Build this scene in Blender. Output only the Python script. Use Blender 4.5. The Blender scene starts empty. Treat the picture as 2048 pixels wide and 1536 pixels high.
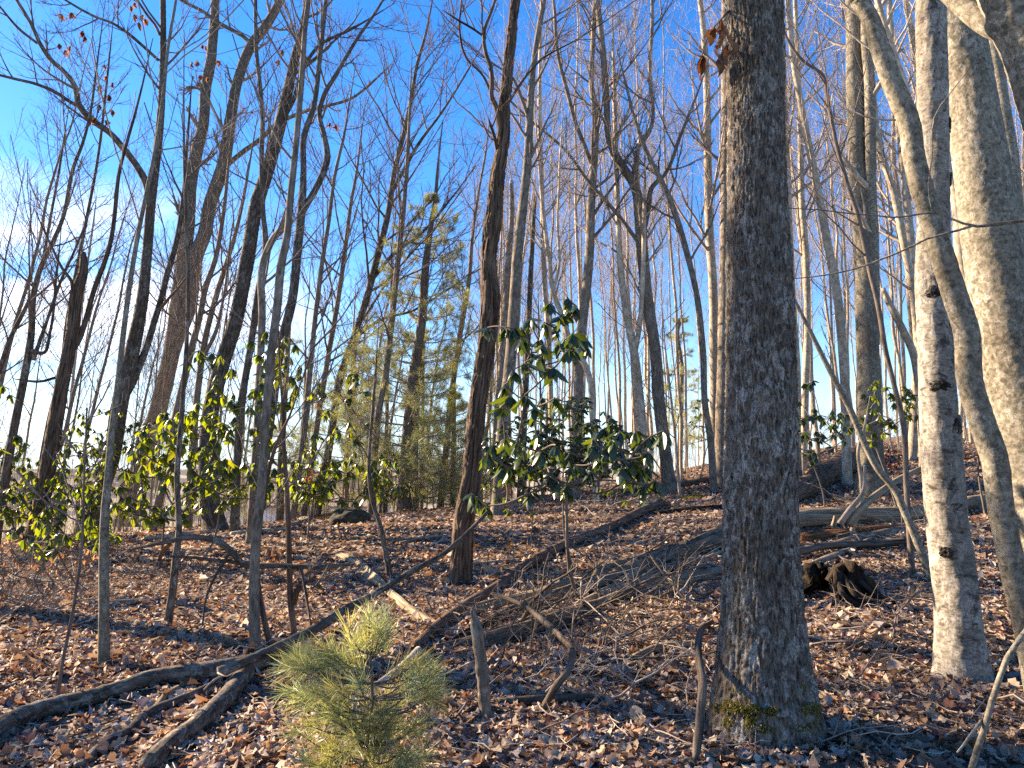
import bpy, math, random
import numpy as np
from mathutils import Vector, Matrix

random.seed(11)
RNG = np.random.default_rng(11)
SC = bpy.context.scene
COL = SC.collection

# ---------------------------------------------------------------- camera
F = 1490.0                                   # focal length in pixels of the 2048 px wide photograph
EYE = 1.55
PITCH = math.atan((960 - 768) / F)
cam_data = bpy.data.cameras.new('camera')
cam_data.sensor_width = 36.0
cam_data.lens = 36.0 * F / 2048
cam_data.clip_start = 0.05
cam_data.clip_end = 9000
cam = bpy.data.objects.new('camera', cam_data)
cam.location = (0, 0, EYE)
cam.rotation_euler = (math.pi / 2 + PITCH, 0, 0)
COL.objects.link(cam)
SC.camera = cam

# ---------------------------------------------------------------- light
SUN_AZ = math.radians(-65)                   # clockwise from +Y: the sun stands to the left, a little ahead
SUN_EL = math.radians(25)
sun_dir = Vector((math.sin(SUN_AZ) * math.cos(SUN_EL), math.cos(SUN_AZ) * math.cos(SUN_EL), math.sin(SUN_EL)))
sl = bpy.data.lights.new('sun', 'SUN')
sl.energy = 5.0
sl.angle = math.radians(0.55)
sl.color = (1.0, 0.86, 0.68)
sun = bpy.data.objects.new('sun', sl)
sun.rotation_euler = sun_dir.to_track_quat('Z', 'Y').to_euler()
sun.location = sun_dir * 60
COL.objects.link(sun)

world = bpy.data.worlds.new('World')
SC.world = world
world.use_nodes = True
wt = world.node_tree
wt.nodes.clear()
W = wt.nodes.new
wo = W('ShaderNodeOutputWorld'); bg = W('ShaderNodeBackground')
sky = W('ShaderNodeTexSky'); sky.sky_type = 'NISHITA'; sky.sun_disc = False
sky.sun_elevation = SUN_EL; sky.sun_rotation = SUN_AZ
sky.air_density = 1.0; sky.dust_density = 0.1; sky.ozone_density = 3.0; sky.altitude = 300
hs = W('ShaderNodeHueSaturation'); hs.inputs['Saturation'].default_value = 1.36; hs.inputs['Hue'].default_value = 0.511
wt.links.new(sky.outputs[0], hs.inputs['Color'])
# thin cirrus: noise on the sky direction flattened onto a cloud sheet
tc = W('ShaderNodeTexCoord'); sx = W('ShaderNodeSeparateXYZ'); wt.links.new(tc.outputs['Generated'], sx.inputs[0])
def wm(op, a, b=None, clamp=False):
    n = W('ShaderNodeMath'); n.operation = op; n.use_clamp = clamp
    for i, v in enumerate((a, b)):
        if v is None: continue
        if isinstance(v, (int, float)): n.inputs[i].default_value = v
        else: wt.links.new(v, n.inputs[i])
    return n.outputs[0]
zz = wm('ADD', wm('MAXIMUM', sx.outputs['Z'], 0.0), 0.10)
cx = wm('DIVIDE', sx.outputs['X'], zz); cy = wm('DIVIDE', sx.outputs['Y'], zz)
cb = W('ShaderNodeCombineXYZ')
wt.links.new(wm('MULTIPLY', cx, 0.55), cb.inputs[0]); wt.links.new(cy, cb.inputs[1]); cb.inputs[2].default_value = 3.7
nz = W('ShaderNodeTexNoise'); nz.inputs['Scale'].default_value = 0.95; nz.inputs['Detail'].default_value = 9
nz.inputs['Roughness'].default_value = 0.55; nz.inputs['Distortion'].default_value = 0.6
wt.links.new(cb.outputs[0], nz.inputs['Vector'])
mr = W('ShaderNodeMapRange'); mr.inputs['From Min'].default_value = 0.37; mr.inputs['From Max'].default_value = 0.60
wt.links.new(nz.outputs[0], mr.inputs['Value'])
# the cirrus bank lies on the sun's side of the sky and low down
dot = W('ShaderNodeVectorMath'); dot.operation = 'DOT_PRODUCT'; wt.links.new(tc.outputs['Generated'], dot.inputs[0])
dot.inputs[1].default_value = sun_dir
side = W('ShaderNodeMapRange'); side.inputs['From Min'].default_value = 0.62; side.inputs['From Max'].default_value = 0.84
wt.links.new(dot.outputs['Value'], side.inputs['Value'])
low = W('ShaderNodeMapRange'); low.inputs['From Min'].default_value = 0.35; low.inputs['From Max'].default_value = 0.22
wt.links.new(sx.outputs['Z'], low.inputs['Value'])
cl = wm('MULTIPLY', wm('MULTIPLY', mr.outputs[0], side.outputs[0]), low.outputs[0])
cl = wm('MULTIPLY', cl, 0.95, True)
mx = W('ShaderNodeMix'); mx.data_type = 'RGBA'
wt.links.new(cl, mx.inputs[0]); wt.links.new(hs.outputs[0], mx.inputs[6]); mx.inputs[7].default_value = (9.0, 8.8, 8.6, 1)
hzn = W('ShaderNodeMapRange'); hzn.interpolation_type = 'SMOOTHSTEP'
hzn.inputs['From Min'].default_value = 0.22; hzn.inputs['From Max'].default_value = -0.03; hzn.inputs['To Max'].default_value = 0.9
wt.links.new(sx.outputs['Z'], hzn.inputs['Value'])
mh = W('ShaderNodeMix'); mh.data_type = 'RGBA'; wt.links.new(hzn.outputs[0], mh.inputs[0]); wt.links.new(mx.outputs[2], mh.inputs[6]); mh.inputs[7].default_value = (2.1, 3.1, 4.2, 1)
wt.links.new(mh.outputs[2], bg.inputs[0]); bg.inputs[1].default_value = 0.084
wt.links.new(bg.outputs[0], wo.inputs[0])

SC.view_settings.view_transform = 'Standard'
SC.view_settings.look = 'None'
SC.view_settings.exposure = 2.15
SC.view_settings.gamma = 1.0
SC.view_settings.use_white_balance = True      # the phone's warm daylight balance
SC.view_settings.white_balance_temperature = 7300
SC.view_settings.white_balance_tint = 14
SC.view_settings.use_curve_mapping = False
SC.cycles.use_denoising = False
SC.cycles.max_bounces = 6
SC.cycles.diffuse_bounces = 3
SC.cycles.transmission_bounces = 4

# ---------------------------------------------------------------- noise and terrain height
def _h(i, j, k):
    n = (i.astype(np.int64) * 374761393 + j.astype(np.int64) * 668265263 + k.astype(np.int64) * 1442695041) & 0xffffffff
    n = ((n ^ (n >> 13)) * 1274126177) & 0xffffffff
    n = (n ^ (n >> 16)) & 0xffffff
    return n / float(0xffffff)

def vnoise(x, y, z=0.0):
    x, y, z = np.broadcast_arrays(np.asarray(x, float), np.asarray(y, float), np.asarray(z, float))
    i, j, k = np.floor(x), np.floor(y), np.floor(z)
    u, v, w = x - i, y - j, z - k
    u = u * u * (3 - 2 * u); v = v * v * (3 - 2 * v); w = w * w * (3 - 2 * w)
    r = 0
    for a in (0, 1):
        for b in (0, 1):
            for c in (0, 1):
                r = r + _h(i + a, j + b, k + c) * (u if a else 1 - u) * (v if b else 1 - v) * (w if c else 1 - w)
    return r * 2 - 1

def softplus(t, k):
    t = np.asarray(t, float) / k
    return k * np.where(t > 20, t, np.log1p(np.exp(np.minimum(t, 20))))

def hgt(x, y):
    x = np.asarray(x, float); y = np.asarray(y, float)
    yc = np.interp(x, [-40, -15, -4, 0, 5, 12, 30, 60], [16, 17.5, 20.5, 22.5, 31, 46, 62, 80])
    ye = yc - softplus(yc - y, 1.2)          # distance along the slope up to the crest
    g = np.interp(ye, [-20, 0, 5, 9.5, 13, 18, 22, 30, 60], [-0.3, 0, 0.10, 0.29, 0.52, 0.87, 1.0, 1.15, 1.5])
    w = np.interp(ye, [0, 7, 18, 60], [0.0, 0.06, 1.0, 1.25])
    base = g + np.where(x > 0, 0.092, 0.055) * np.clip(x, -12, 60) * w
    drop = 0.16 * softplus(y - yc - 0.5, 1.5)
    z = base - drop
    floor_ = -1.8 - 0.30 * softplus(y - 72, 4.0)
    z = floor_ + softplus(z - floor_, 0.15)
    z = z + np.where(y < 40, 0.045 * vnoise(x * 0.8, y * 0.8, 1.5) + 0.02 * vnoise(x * 2.3, y * 2.3, 4.5), 0)
    return np.maximum(z, -60)

def hz(x, y): return float(hgt(x, y))

def ray(px, py):
    a = (px - 1024) / F; b = -(py - 768) / F
    return Vector((a, math.cos(PITCH) - b * math.sin(PITCH), math.sin(PITCH) + b * math.cos(PITCH)))

def at(px, py, Y):
    d = ray(px, py)
    return Vector((0, 0, EYE)) + d * (Y / d.y)

_ys = np.concatenate([np.arange(1.2, 30, 0.05), np.arange(30, 120, 0.3)])
def gnd(px, py, fallback=24.0):
    d = ray(px, py)
    t = _ys / d.y
    diff = EYE + d.z * t - hgt(d.x * t, _ys)
    k = np.nonzero(diff <= 0)[0]
    if len(k) == 0: return at(px, py, fallback)
    k = k[0]
    if k == 0: Y = _ys[0]
    else: Y = _ys[k - 1] + (_ys[k] - _ys[k - 1]) * diff[k - 1] / (diff[k - 1] - diff[k])
    return at(px, py, float(Y))

def mpp(Y): return Y / F                     # metres per photo pixel at distance Y

# ---------------------------------------------------------------- mesh building
class MB:
    def __init__(s): s.v = []; s.f = []; s.b = []; s.c = []; s.n = 0
    def add(s, v, faces, b=None, c=None):
        v = np.asarray(v, float).reshape(-1, 3)
        for f in faces: s.f.append(np.asarray(f, np.int64) + s.n)
        s.v.append(v); s.n += len(v)
        s.b.append(np.zeros((len(v), 3)) if b is None else np.asarray(b, float).reshape(-1, 3))
        s.c.append(np.ones((len(v), 3)) if c is None else np.asarray(c, float).reshape(-1, 3))
    def mesh(s, name, m, smooth=True, origin=None):
        V = np.concatenate(s.v)
        if origin is not None: V = V - np.asarray(origin, float)
        me = bpy.data.meshes.new(name)
        me.vertices.add(len(V)); me.vertices.foreach_set('co', V.ravel())
        sizes = np.concatenate([np.full(len(f), f.shape[1]) for f in s.f])
        loops = np.concatenate([f.ravel() for f in s.f])
        starts = np.concatenate([[0], np.cumsum(sizes)[:-1]])
        me.loops.add(len(loops)); me.loops.foreach_set('vertex_index', loops.astype(np.int32))
        me.polygons.add(len(sizes)); me.polygons.foreach_set('loop_start', starts.astype(np.int32))
        try: me.polygons.foreach_set('loop_total', sizes.astype(np.int32))
        except Exception: pass
        me.polygons.foreach_set('use_smooth', np.full(len(sizes), smooth))
        me.update(calc_edges=True)
        a = me.attributes.new('bark', 'FLOAT_VECTOR', 'POINT'); a.data.foreach_set('vector', np.concatenate(s.b).ravel())
        C = np.concatenate(s.c)
        a = me.attributes.new('tint', 'FLOAT_COLOR', 'POINT')
        a.data.foreach_set('color', np.concatenate([C, np.ones((len(C), 1))], 1).ravel())
        for mm in (m if isinstance(m, (list, tuple)) else [m]): me.materials.append(mm)
        return me
    def build(s, name, m, parent=None, smooth=True, kind=None, label=None):
        origin = parent.location if parent is not None and parent.parent is None else None
        if parent is not None and parent.parent is not None: origin = parent.parent.location + parent.location
        o = bpy.data.objects.new(name, s.mesh(name, m, smooth, origin)); COL.objects.link(o)
        if parent is not None: o.parent = parent
        if kind: o['kind'] = kind
        if label: o['label'] = label
        return o

def thing(name, label, cat, loc=(0, 0, 0), group=None):
    o = bpy.data.objects.new(name, None); COL.objects.link(o)
    o.location = loc; o.empty_display_size = 0.2
    o['label'] = label; o['category'] = cat
    if group: o['group'] = group
    return o

def tag(o, label, cat, group=None):
    o['label'] = label; o['category'] = cat
    if group: o['group'] = group
    return o

def copy_tree(o, parent=None):
    c = o.copy(); COL.objects.link(c)
    if parent is not None: c.parent = parent
    for ch in list(o.children): copy_tree(ch, c)
    return c

def norm(a): return a / np.maximum(np.linalg.norm(a, axis=-1, keepdims=True), 1e-9)

def tubes(mb, P, R, S, closed=False, c=None):
    """batch of tubes: P (B,N,3) centre lines, R (B,N) radii, S sides"""
    P = np.asarray(P, float); R = np.asarray(R, float)
    if P.ndim == 2: P = P[None]; R = R[None]
    B, N, _ = P.shape
    T = norm(np.gradient(P, axis=1))
    main = norm(P[:, -1] - P[:, 0])
    ref = np.where(np.abs(main[:, 2:3]) > 0.8, np.array([[1.0, 0, 0]]), np.array([[0, 0, 1.0]]))
    n1 = norm(np.cross(T, ref[:, None, :])); n2 = np.cross(T, n1)
    ang = np.arange(S) * 2 * math.pi / S
    ca, sa = np.cos(ang), np.sin(ang)
    V = P[:, :, None, :] + R[:, :, None, None] * (ca[None, None, :, None] * n1[:, :, None, :] + sa[None, None, :, None] * n2[:, :, None, :])
    ln = np.concatenate([np.zeros((B, 1)), np.cumsum(np.linalg.norm(np.diff(P, axis=1), axis=2), axis=1)], 1)
    r0 = R.max(axis=1)
    off = RNG.uniform(0, 50, (B, 1))
    b = np.stack([np.broadcast_to(ca[None, None] * r0[:, None, None], (B, N, S)),
                  np.broadcast_to(sa[None, None] * r0[:, None, None], (B, N, S)),
                  np.broadcast_to((ln + off)[:, :, None], (B, N, S))], -1)
    i = np.arange(N - 1)[:, None] * S; k = np.arange(S)[None]
    q = np.stack([i + k, i + (k + 1) % S, i + S + (k + 1) % S, i + S + k], -1).reshape(-1, 4)
    fs = [(np.arange(B)[:, None, None] * N * S + q[None]).reshape(-1, 4)]
    if closed:
        e0 = np.arange(B)[:, None] * N * S + np.arange(S)[None, ::-1]
        e1 = np.arange(B)[:, None] * N * S + (N - 1) * S + np.arange(S)[None]
        fs += [e0, e1]
    mb.add(V, fs, b, None if c is None else np.broadcast_to(c, (B * N * S, 3)))

def spline(pts, n):
    """Catmull-Rom through rows of pts (any columns), n samples evenly spaced by length of the first three"""
    pts = np.asarray(pts, float)
    if len(pts) == 2:
        t = np.linspace(0, 1, n)[:, None]; return pts[0] * (1 - t) + pts[1] * t
    d = np.linalg.norm(np.diff(pts[:, :3], axis=0), axis=1)
    a = np.concatenate([[0], np.cumsum(d)])
    s = np.linspace(0, a[-1], n)
    m = np.gradient(pts, a, axis=0)
    k = np.clip(np.searchsorted(a, s, 'right') - 1, 0, len(d) - 1)
    h = d[k][:, None]; t = ((s - a[k]) / d[k])[:, None]
    return ((2*t**3 - 3*t**2 + 1) * pts[k] + (t**3 - 2*t**2 + t) * h * m[k] + (-2*t**3 + 3*t**2) * pts[k+1] + (t**3 - t**2) * h * m[k+1])

def trunk(mb, pr, S, step, style=None, amp=0.0, flare=0.0, seed=0.0, wob=0.0):
    """one detailed trunk: pr rows (x,y,z,r); relief is real displacement of the surface"""
    L = np.sum(np.linalg.norm(np.diff(np.asarray(pr)[:, :3], axis=0), axis=1))
    n = int(min(max(L / step, 6), 1400))
    q = spline(pr, n)
    P = q[:, :3]; R = np.maximum(q[:, 3], 0.002)
    ln = np.linspace(0, L, n)
    if wob:
        P = P + wob * np.stack([vnoise(ln * 0.9, seed + 3.1), vnoise(ln * 0.9, seed + 9.7), 0 * ln], 1)
    T = norm(np.gradient(P, axis=0))
    ref = np.array([0, 1.0, 0]) if abs(T[:, 1].mean()) < 0.8 else np.array([0, 0, 1.0])
    n1 = norm(np.cross(T, ref)); n2 = np.cross(T, n1)
    ang = np.arange(S) * 2 * math.pi / S
    A, Z = np.meshgrid(ang, ln)
    ca, sa = np.cos(A), np.sin(A)
    RR = np.repeat(R[:, None], S, 1)
    r0 = float(R.max())
    X, Y = ca * r0, sa * r0
    lump = 1 + 0.05 * vnoise(X * 2.5 / max(r0, .05) * .4, Y * 2.5 / max(r0, .05) * .4, Z * 1.3 + seed)
    RR = RR * lump
    if flare:
        fl = np.exp(-Z / (r0 * 1.3))
        RR = RR * (1 + flare * fl * (0.7 + 0.5 * np.cos(A * 5 + seed) * (0.5 + 0.5 * vnoise(ca * 1.5, sa * 1.5, seed))))
    if style == 'plates':
        f = 36.0
        w1 = 1.2 * vnoise(X * 9, Y * 9, Z * 5 + seed)
        a = np.abs(vnoise(X * f + w1, Y * f + w1, Z * 9 + seed)); b = np.abs(vnoise(X * f * 1.9, Y * f * 1.9 + w1, Z * 34 + 7 + seed))
        d = np.minimum(a * 2.2, 1) * 0.65 + np.minimum(b * 2.2, 1) * 0.35 + 0.25 * vnoise(X * 120, Y * 120, Z * 90)
        RR = RR + amp * (d - 0.6)
    elif style == 'furrow':
        f = 26.0
        w1 = 1.4 * vnoise(X * 6, Y * 6, Z * 2.5 + seed)
        a = np.abs(vnoise(X * f + w1, Y * f - w1, Z * 3.2 + seed)); b = np.abs(vnoise(X * f * 2, Y * f * 2 + w1, Z * 9 + 7 + seed))
        d = np.minimum(a * 2.4, 1) * 0.75 + np.minimum(b * 2, 1) * 0.25 + 0.2 * vnoise(X * 60, Y * 60, Z * 40)
        RR = RR + amp * (d - 0.65)
    elif style == 'smooth':
        RR = RR + amp * (vnoise(X * 20, Y * 20, Z * 22 + seed) * 0.6 + vnoise(X * 55, Y * 55, Z * 60 + seed) * 0.4 + 0.8 * vnoise(X * 6, Y * 6, Z * 4))
    elif style == 'split':
        a = vnoise(X * 22, Y * 22, Z * 0.8 + seed); b = vnoise(X * 50, Y * 50, Z * 1.8 + seed)
        RR = RR * (1 + 0.45 * a + 0.25 * b + 0.3 * vnoise(X * 5, Y * 5, Z * 1.2 + seed))
    V = P[:, None, :] + RR[:, :, None] * (ca[:, :, None] * n1[:, None, :] + sa[:, :, None] * n2[:, None, :])
    b = np.stack([X, Y, Z + seed * 3.3], -1)
    i = np.arange(n - 1)[:, None] * S; k = np.arange(S)[None]
    qd = np.stack([i + k, i + (k + 1) % S, i + S + (k + 1) % S, i + S + k], -1).reshape(-1, 4)
    mb.add(V, [qd, np.arange(S)[None, ::-1], ((n - 1) * S + np.arange(S))[None]], b)
    return P, R

def grow(P, R, m, lf, rf, npts, ang=(30, 60), up=0.25, t0=0.25, t1=0.97, wob=0.08, L=None):
    """children of a batch of branches: m per branch, length lf of the parent's, radius rf of the radius there"""
    B, N, _ = P.shape
    plen = np.linalg.norm(P[:, -1] - P[:, 0], axis=1) if L is None else L
    t = (np.arange(m)[None] + RNG.uniform(0, 1, (B, m))) / m * (t1 - t0) + t0
    fi = t * (N - 1); i0 = np.minimum(fi.astype(int), N - 2); fr = (fi - i0)[..., None]
    bi = np.arange(B)[:, None]
    st = P[bi, i0] * (1 - fr) + P[bi, i0 + 1] * fr
    rr = R[bi, i0] * (1 - fr[..., 0]) + R[bi, i0 + 1] * fr[..., 0]
    tan = norm(P[bi, i0 + 1] - P[bi, i0])
    rnd = norm(RNG.normal(size=(B, m, 3)))
    perp = norm(rnd - (rnd * tan).sum(-1, keepdims=True) * tan)
    a = np.radians(RNG.uniform(ang[0], ang[1], (B, m, 1)))
    d = norm(np.cos(a) * tan + np.sin(a) * perp + np.array([0, 0, 0.12]))
    ln = plen[:, None] * lf * RNG.uniform(0.55, 1.25, (B, m)) * (1.15 - 0.6 * t)
    s = np.linspace(0, 1, npts)
    Q = st[:, :, None, :] + d[:, :, None, :] * (s[None, None, :, None] * ln[:, :, None, None])
    Q[..., 2] += up * ln[:, :, None] * (s ** 2)[None, None]
    jit = np.cumsum(np.cumsum(RNG.normal(size=(B, m, npts, 3)), 2), 2) * (wob * 1.4 / npts ** 1.5) * ln[:, :, None, None] * np.minimum(s * 2, 1)[None, None, :, None] + RNG.normal(size=(B, m, npts, 3)) * wob * 0.10 * ln[:, :, None, None] * (s > 0)[None, None, :, None]
    Q = Q + jit
    r = np.maximum(rr * rf, 0.0025)[:, :, None] * (1 - 0.75 * s)[None, None]
    return Q.reshape(-1, npts, 3), r.reshape(-1, npts)

def crown(mb, P, R, n1=18, len1=3.0, f0=0.45, n2=5, n3=5, n4=0, ang1=(35, 70), up1=0.35, fine=0.0045, thick=0.42):
    """limbs, branches and twigs from the upper part of one stem (P (N,3), R (N))"""
    A, r = grow(P[None], R[None], n1, 1.0, thick, 7, ang1, up1, f0, 0.98, 0.07, L=np.array([len1]))
    r = np.maximum(r, fine * 1.8); tubes(mb, A, r, 5)
    Bp, rb = grow(A, r, n2, 0.5, 0.6, 5, (25, 55), 0.15, 0.2, 0.95, 0.09)
    rb = np.maximum(rb, fine * 1.1); tubes(mb, Bp, rb, 4)
    # every limb and branch also ends in a tip of its own, so nothing is cut off short
    Cp, rc = grow(Bp, rb, n3, 0.55, 0.6, 4, (25, 55), 0.12, 0.15, 1.0, 0.1)
    rc = np.maximum(rc * 0.8, fine * 0.75) * np.linspace(1, 0.5, 4); tubes(mb, Cp, rc, 3)
    if n4:
        Dp, rd = grow(Cp, rc, n4, 0.55, 0.7, 3, (25, 50), 0.1, 0.2, 1.0, 0.1)
        rd = np.maximum(rd * 0.6, fine * 0.6) * np.linspace(1, 0.5, 3); tubes(mb, Dp, rd, 3)

# ---------------------------------------------------------------- materials
class NT:
    def __init__(s, name):
        s.m = bpy.data.materials.new(name); s.m.use_nodes = True
        s.t = s.m.node_tree; s.t.nodes.clear()
        s.out = s.t.nodes.new('ShaderNodeOutputMaterial')
        s.p = s.t.nodes.new('ShaderNodeBsdfPrincipled')
        s.t.links.new(s.p.outputs[0], s.out.inputs[0])
    def n(s, typ, **kw):
        o = s.t.nodes.new(typ)
        for k, v in kw.items():
            if hasattr(o, k) and not k[0].isupper(): setattr(o, k, v)
            else: s.put(o.inputs[k.replace('_', ' ')], v)
        return o
    def put(s, sock, v):
        if hasattr(v, 'is_output'): s.t.links.new(v, sock)
        else: sock.default_value = v
    def attr(s, name): return s.n('ShaderNodeAttribute', attribute_name=name)
    def scale(s, vec, xyz):
        o = s.n('ShaderNodeVectorMath', operation='MULTIPLY'); s.put(o.inputs[0], vec); o.inputs[1].default_value = xyz; return o.outputs[0]
    def noise(s, vec, sc, det=4, rough=0.55, dist=0.0):
        o = s.n('ShaderNodeTexNoise'); s.put(o.inputs['Vector'], vec)
        o.inputs['Scale'].default_value = sc; o.inputs['Detail'].default_value = det
        o.inputs['Roughness'].default_value = rough; o.inputs['Distortion'].default_value = dist
        return o.outputs[0]
    def ramp(s, v, a, b):
        o = s.n('ShaderNodeMapRange'); s.put(o.inputs['Value'], v)
        o.inputs['From Min'].default_value = a; o.inputs['From Max'].default_value = b
        return o.outputs[0]
    def mix(s, f, a, b, blend='MIX'):
        o = s.n('ShaderNodeMix', data_type='RGBA', blend_type=blend)
        s.put(o.inputs[0], f)
        for i, v in ((6, a), (7, b)):
            s.put(o.inputs[i], (v[0], v[1], v[2], 1.0) if isinstance(v, tuple) else v)
        return o.outputs[2]
    def math(s, op, a, b=0.0):
        o = s.n('ShaderNodeMath', operation=op); s.put(o.inputs[0], a); s.put(o.inputs[1], b); return o.outputs[0]
    def bump(s, h, st, dist=0.01):
        o = s.n('ShaderNodeBump'); o.inputs['Strength'].default_value = st; o.inputs['Distance'].default_value = dist
        s.put(o.inputs['Height'], h); s.t.links.new(o.outputs[0], s.p.inputs['Normal'])
    def base(s, c, rough=0.9, spec=0.2):
        s.put(s.p.inputs['Base Color'], (c[0], c[1], c[2], 1.0) if isinstance(c, tuple) else c)
        s.p.inputs['Roughness'].default_value = rough; s.p.inputs['Specular IOR Level'].default_value = spec

def bark(name, dark, mid, lichen, fx=30, fz=5, lich=0.55, lsc=9.0, moss=None, bstr=0.7, bdist=0.012, blotch=None):
    t = NT(name)
    v = t.attr('bark').outputs['Vector']
    sv = t.scale(v, (fx, fx, fz))
    n1 = t.noise(sv, 1.0, 5, 0.62, 0.4)
    c = t.mix(t.ramp(n1, 0.36, 0.62), dark, mid)
    n2 = t.noise(t.scale(v, (1, 1, 0.7)), lsc, 7, 0.7, 0.8)
    n3 = t.noise(v, lsc * 6.0, 4, 0.6)
    zone_ = t.ramp(t.noise(t.scale(v, (1, 1, 0.45)), 2.6, 3, 0.55, 0.5), 0.36, 0.60)
    f = t.math('MULTIPLY', t.math('MULTIPLY', t.ramp(n2, lich, lich + 0.10), t.ramp(n3, 0.36, 0.56)), t.math('ADD', t.math('MULTIPLY', zone_, 0.75), 0.25))
    c = t.mix(f, c, lichen)
    if blotch:
        n4 = t.noise(t.scale(v, (1, 1, blotch[2])), blotch[1], 5, 0.6, 0.6)
        c = t.mix(t.ramp(n4, blotch[3], blotch[3] + 0.09), c, blotch[0])
    big = t.noise(v, 1.7, 3, 0.5)
    c = t.mix(t.ramp(big, 0.3, 0.7), c, (0.66, 0.63, 0.60), 'MULTIPLY')
    if moss:
        nm = t.noise(v, 5.0, 6, 0.65)
        c = t.mix(t.math('MULTIPLY', t.ramp(nm, 0.52, 0.64), 0.8), c, moss)
    oi = t.n('ShaderNodeObjectInfo')
    hv = t.n('ShaderNodeHueSaturation')
    t.put(hv.inputs['Color'], c)
    t.put(hv.inputs['Value'], t.math('ADD', t.math('MULTIPLY', oi.outputs['Random'], 0.35), 0.83))
    t.base(hv.outputs[0], 0.92, 0.12)
    hh = t.math('ADD', n1, t.math('MULTIPLY', n3, 0.45))
    t.bump(hh, bstr, bdist)
    return t.m

M = {}
M['oak'] = bark('furrowed_oak_bark', (0.024, 0.020, 0.016), (0.185, 0.152, 0.118), (0.46, 0.445, 0.40), 60, 20, 0.49, 16.0, bstr=0.9, bdist=0.008)
M['oakmoss'] = M['oak']
M['shag'] = bark('ridged_brown_bark', (0.022, 0.015, 0.011), (0.185, 0.128, 0.088), (0.24, 0.20, 0.15), 30, 3.0, 0.62, 8.0, bstr=0.8, bdist=0.01)
M['dark'] = bark('dark_grey_bark', (0.036, 0.028, 0.022), (0.150, 0.120, 0.090), (0.33, 0.31, 0.265), 24, 6, 0.50, 9.0)  # backlit darkness of the left trees is put into this bark colour
M['grey'] = bark('grey_bark', (0.10, 0.083, 0.062), (0.28, 0.23, 0.175), (0.42, 0.385, 0.325), 20, 7, 0.52, 6.0, bstr=0.5)
M['pale'] = bark('pale_smooth_bark', (0.27, 0.21, 0.145), (0.52, 0.43, 0.315), (0.62, 0.55, 0.45), 12, 9, 0.50, 5.0, bstr=0.35)
M['beech'] = bark('mottled_beech_bark', (0.090, 0.082, 0.060), (0.26, 0.228, 0.170), (0.45, 0.42, 0.35), 24, 30, 0.50, 16.0, bstr=0.5, bdist=0.006,
                  blotch=((0.105, 0.098, 0.066), 9.0, 1.6, 0.60))
M['birch'] = bark('white_birch_bark', (0.12, 0.105, 0.085), (0.30, 0.27, 0.22), (0.47, 0.435, 0.375), 14, 60, 0.46, 11.0, bstr=0.5, bdist=0.006,
                  blotch=((0.075, 0.066, 0.056), 6.0, 2.4, 0.565))
M['pine'] = bark('pine_bark', (0.10, 0.08, 0.065), (0.27, 0.22, 0.175), (0.28, 0.26, 0.22), 24, 8, 0.6, 6.0)
M['log'] = bark('weathered_log_bark', (0.050, 0.037, 0.028), (0.215, 0.165, 0.120), (0.36, 0.33, 0.28), 30, 3.5, 0.58, 8.0, bstr=0.8)
M['redlog'] = bark('reddish_fallen_bark', (0.060, 0.036, 0.026), (0.20, 0.130, 0.090), (0.30, 0.26, 0.22), 30, 4, 0.62, 9.0)
M['wood'] = bark('bleached_split_wood', (0.13, 0.090, 0.055), (0.42, 0.335, 0.225), (0.50, 0.46, 0.38), 70, 2.2, 0.62, 6.0, bstr=0.9)
M['rot'] = bark('rotten_orange_wood', (0.055, 0.024, 0.012), (0.30, 0.135, 0.055), (0.20, 0.14, 0.09), 40, 4, 0.6, 7.0, bstr=0.9)
M['darkrot'] = bark('dark_rotten_wood', (0.012, 0.009, 0.007), (0.055, 0.038, 0.027), (0.22, 0.22, 0.20), 30, 6, 0.66, 7.0, moss=(0.070, 0.060, 0.020), bstr=1.0, bdist=0.03)
M['twig'] = bark('twig_bark', (0.11, 0.085, 0.070), (0.24, 0.195, 0.16), (0.34, 0.31, 0.27), 30, 8, 0.6, 8.0, bstr=0.2)
M['paletwig'] = bark('pale_twig_bark', (0.28, 0.225, 0.175), (0.48, 0.40, 0.315), (0.55, 0.48, 0.40), 20, 8, 0.6, 8.0, bstr=0.2)
M['rock'] = bark('mossy_rock', (0.03, 0.028, 0.022), (0.085, 0.078, 0.062), (0.16, 0.155, 0.13), 7, 7, 0.55, 6.0, moss=(0.085, 0.078, 0.020), bstr=0.8, bdist=0.02)

M['scar'] = bark('black_scar_bark', (0.010, 0.009, 0.008), (0.055, 0.046, 0.038), (0.27, 0.245, 0.21), 40, 30, 0.50, 22.0, bstr=0.9)

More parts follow.
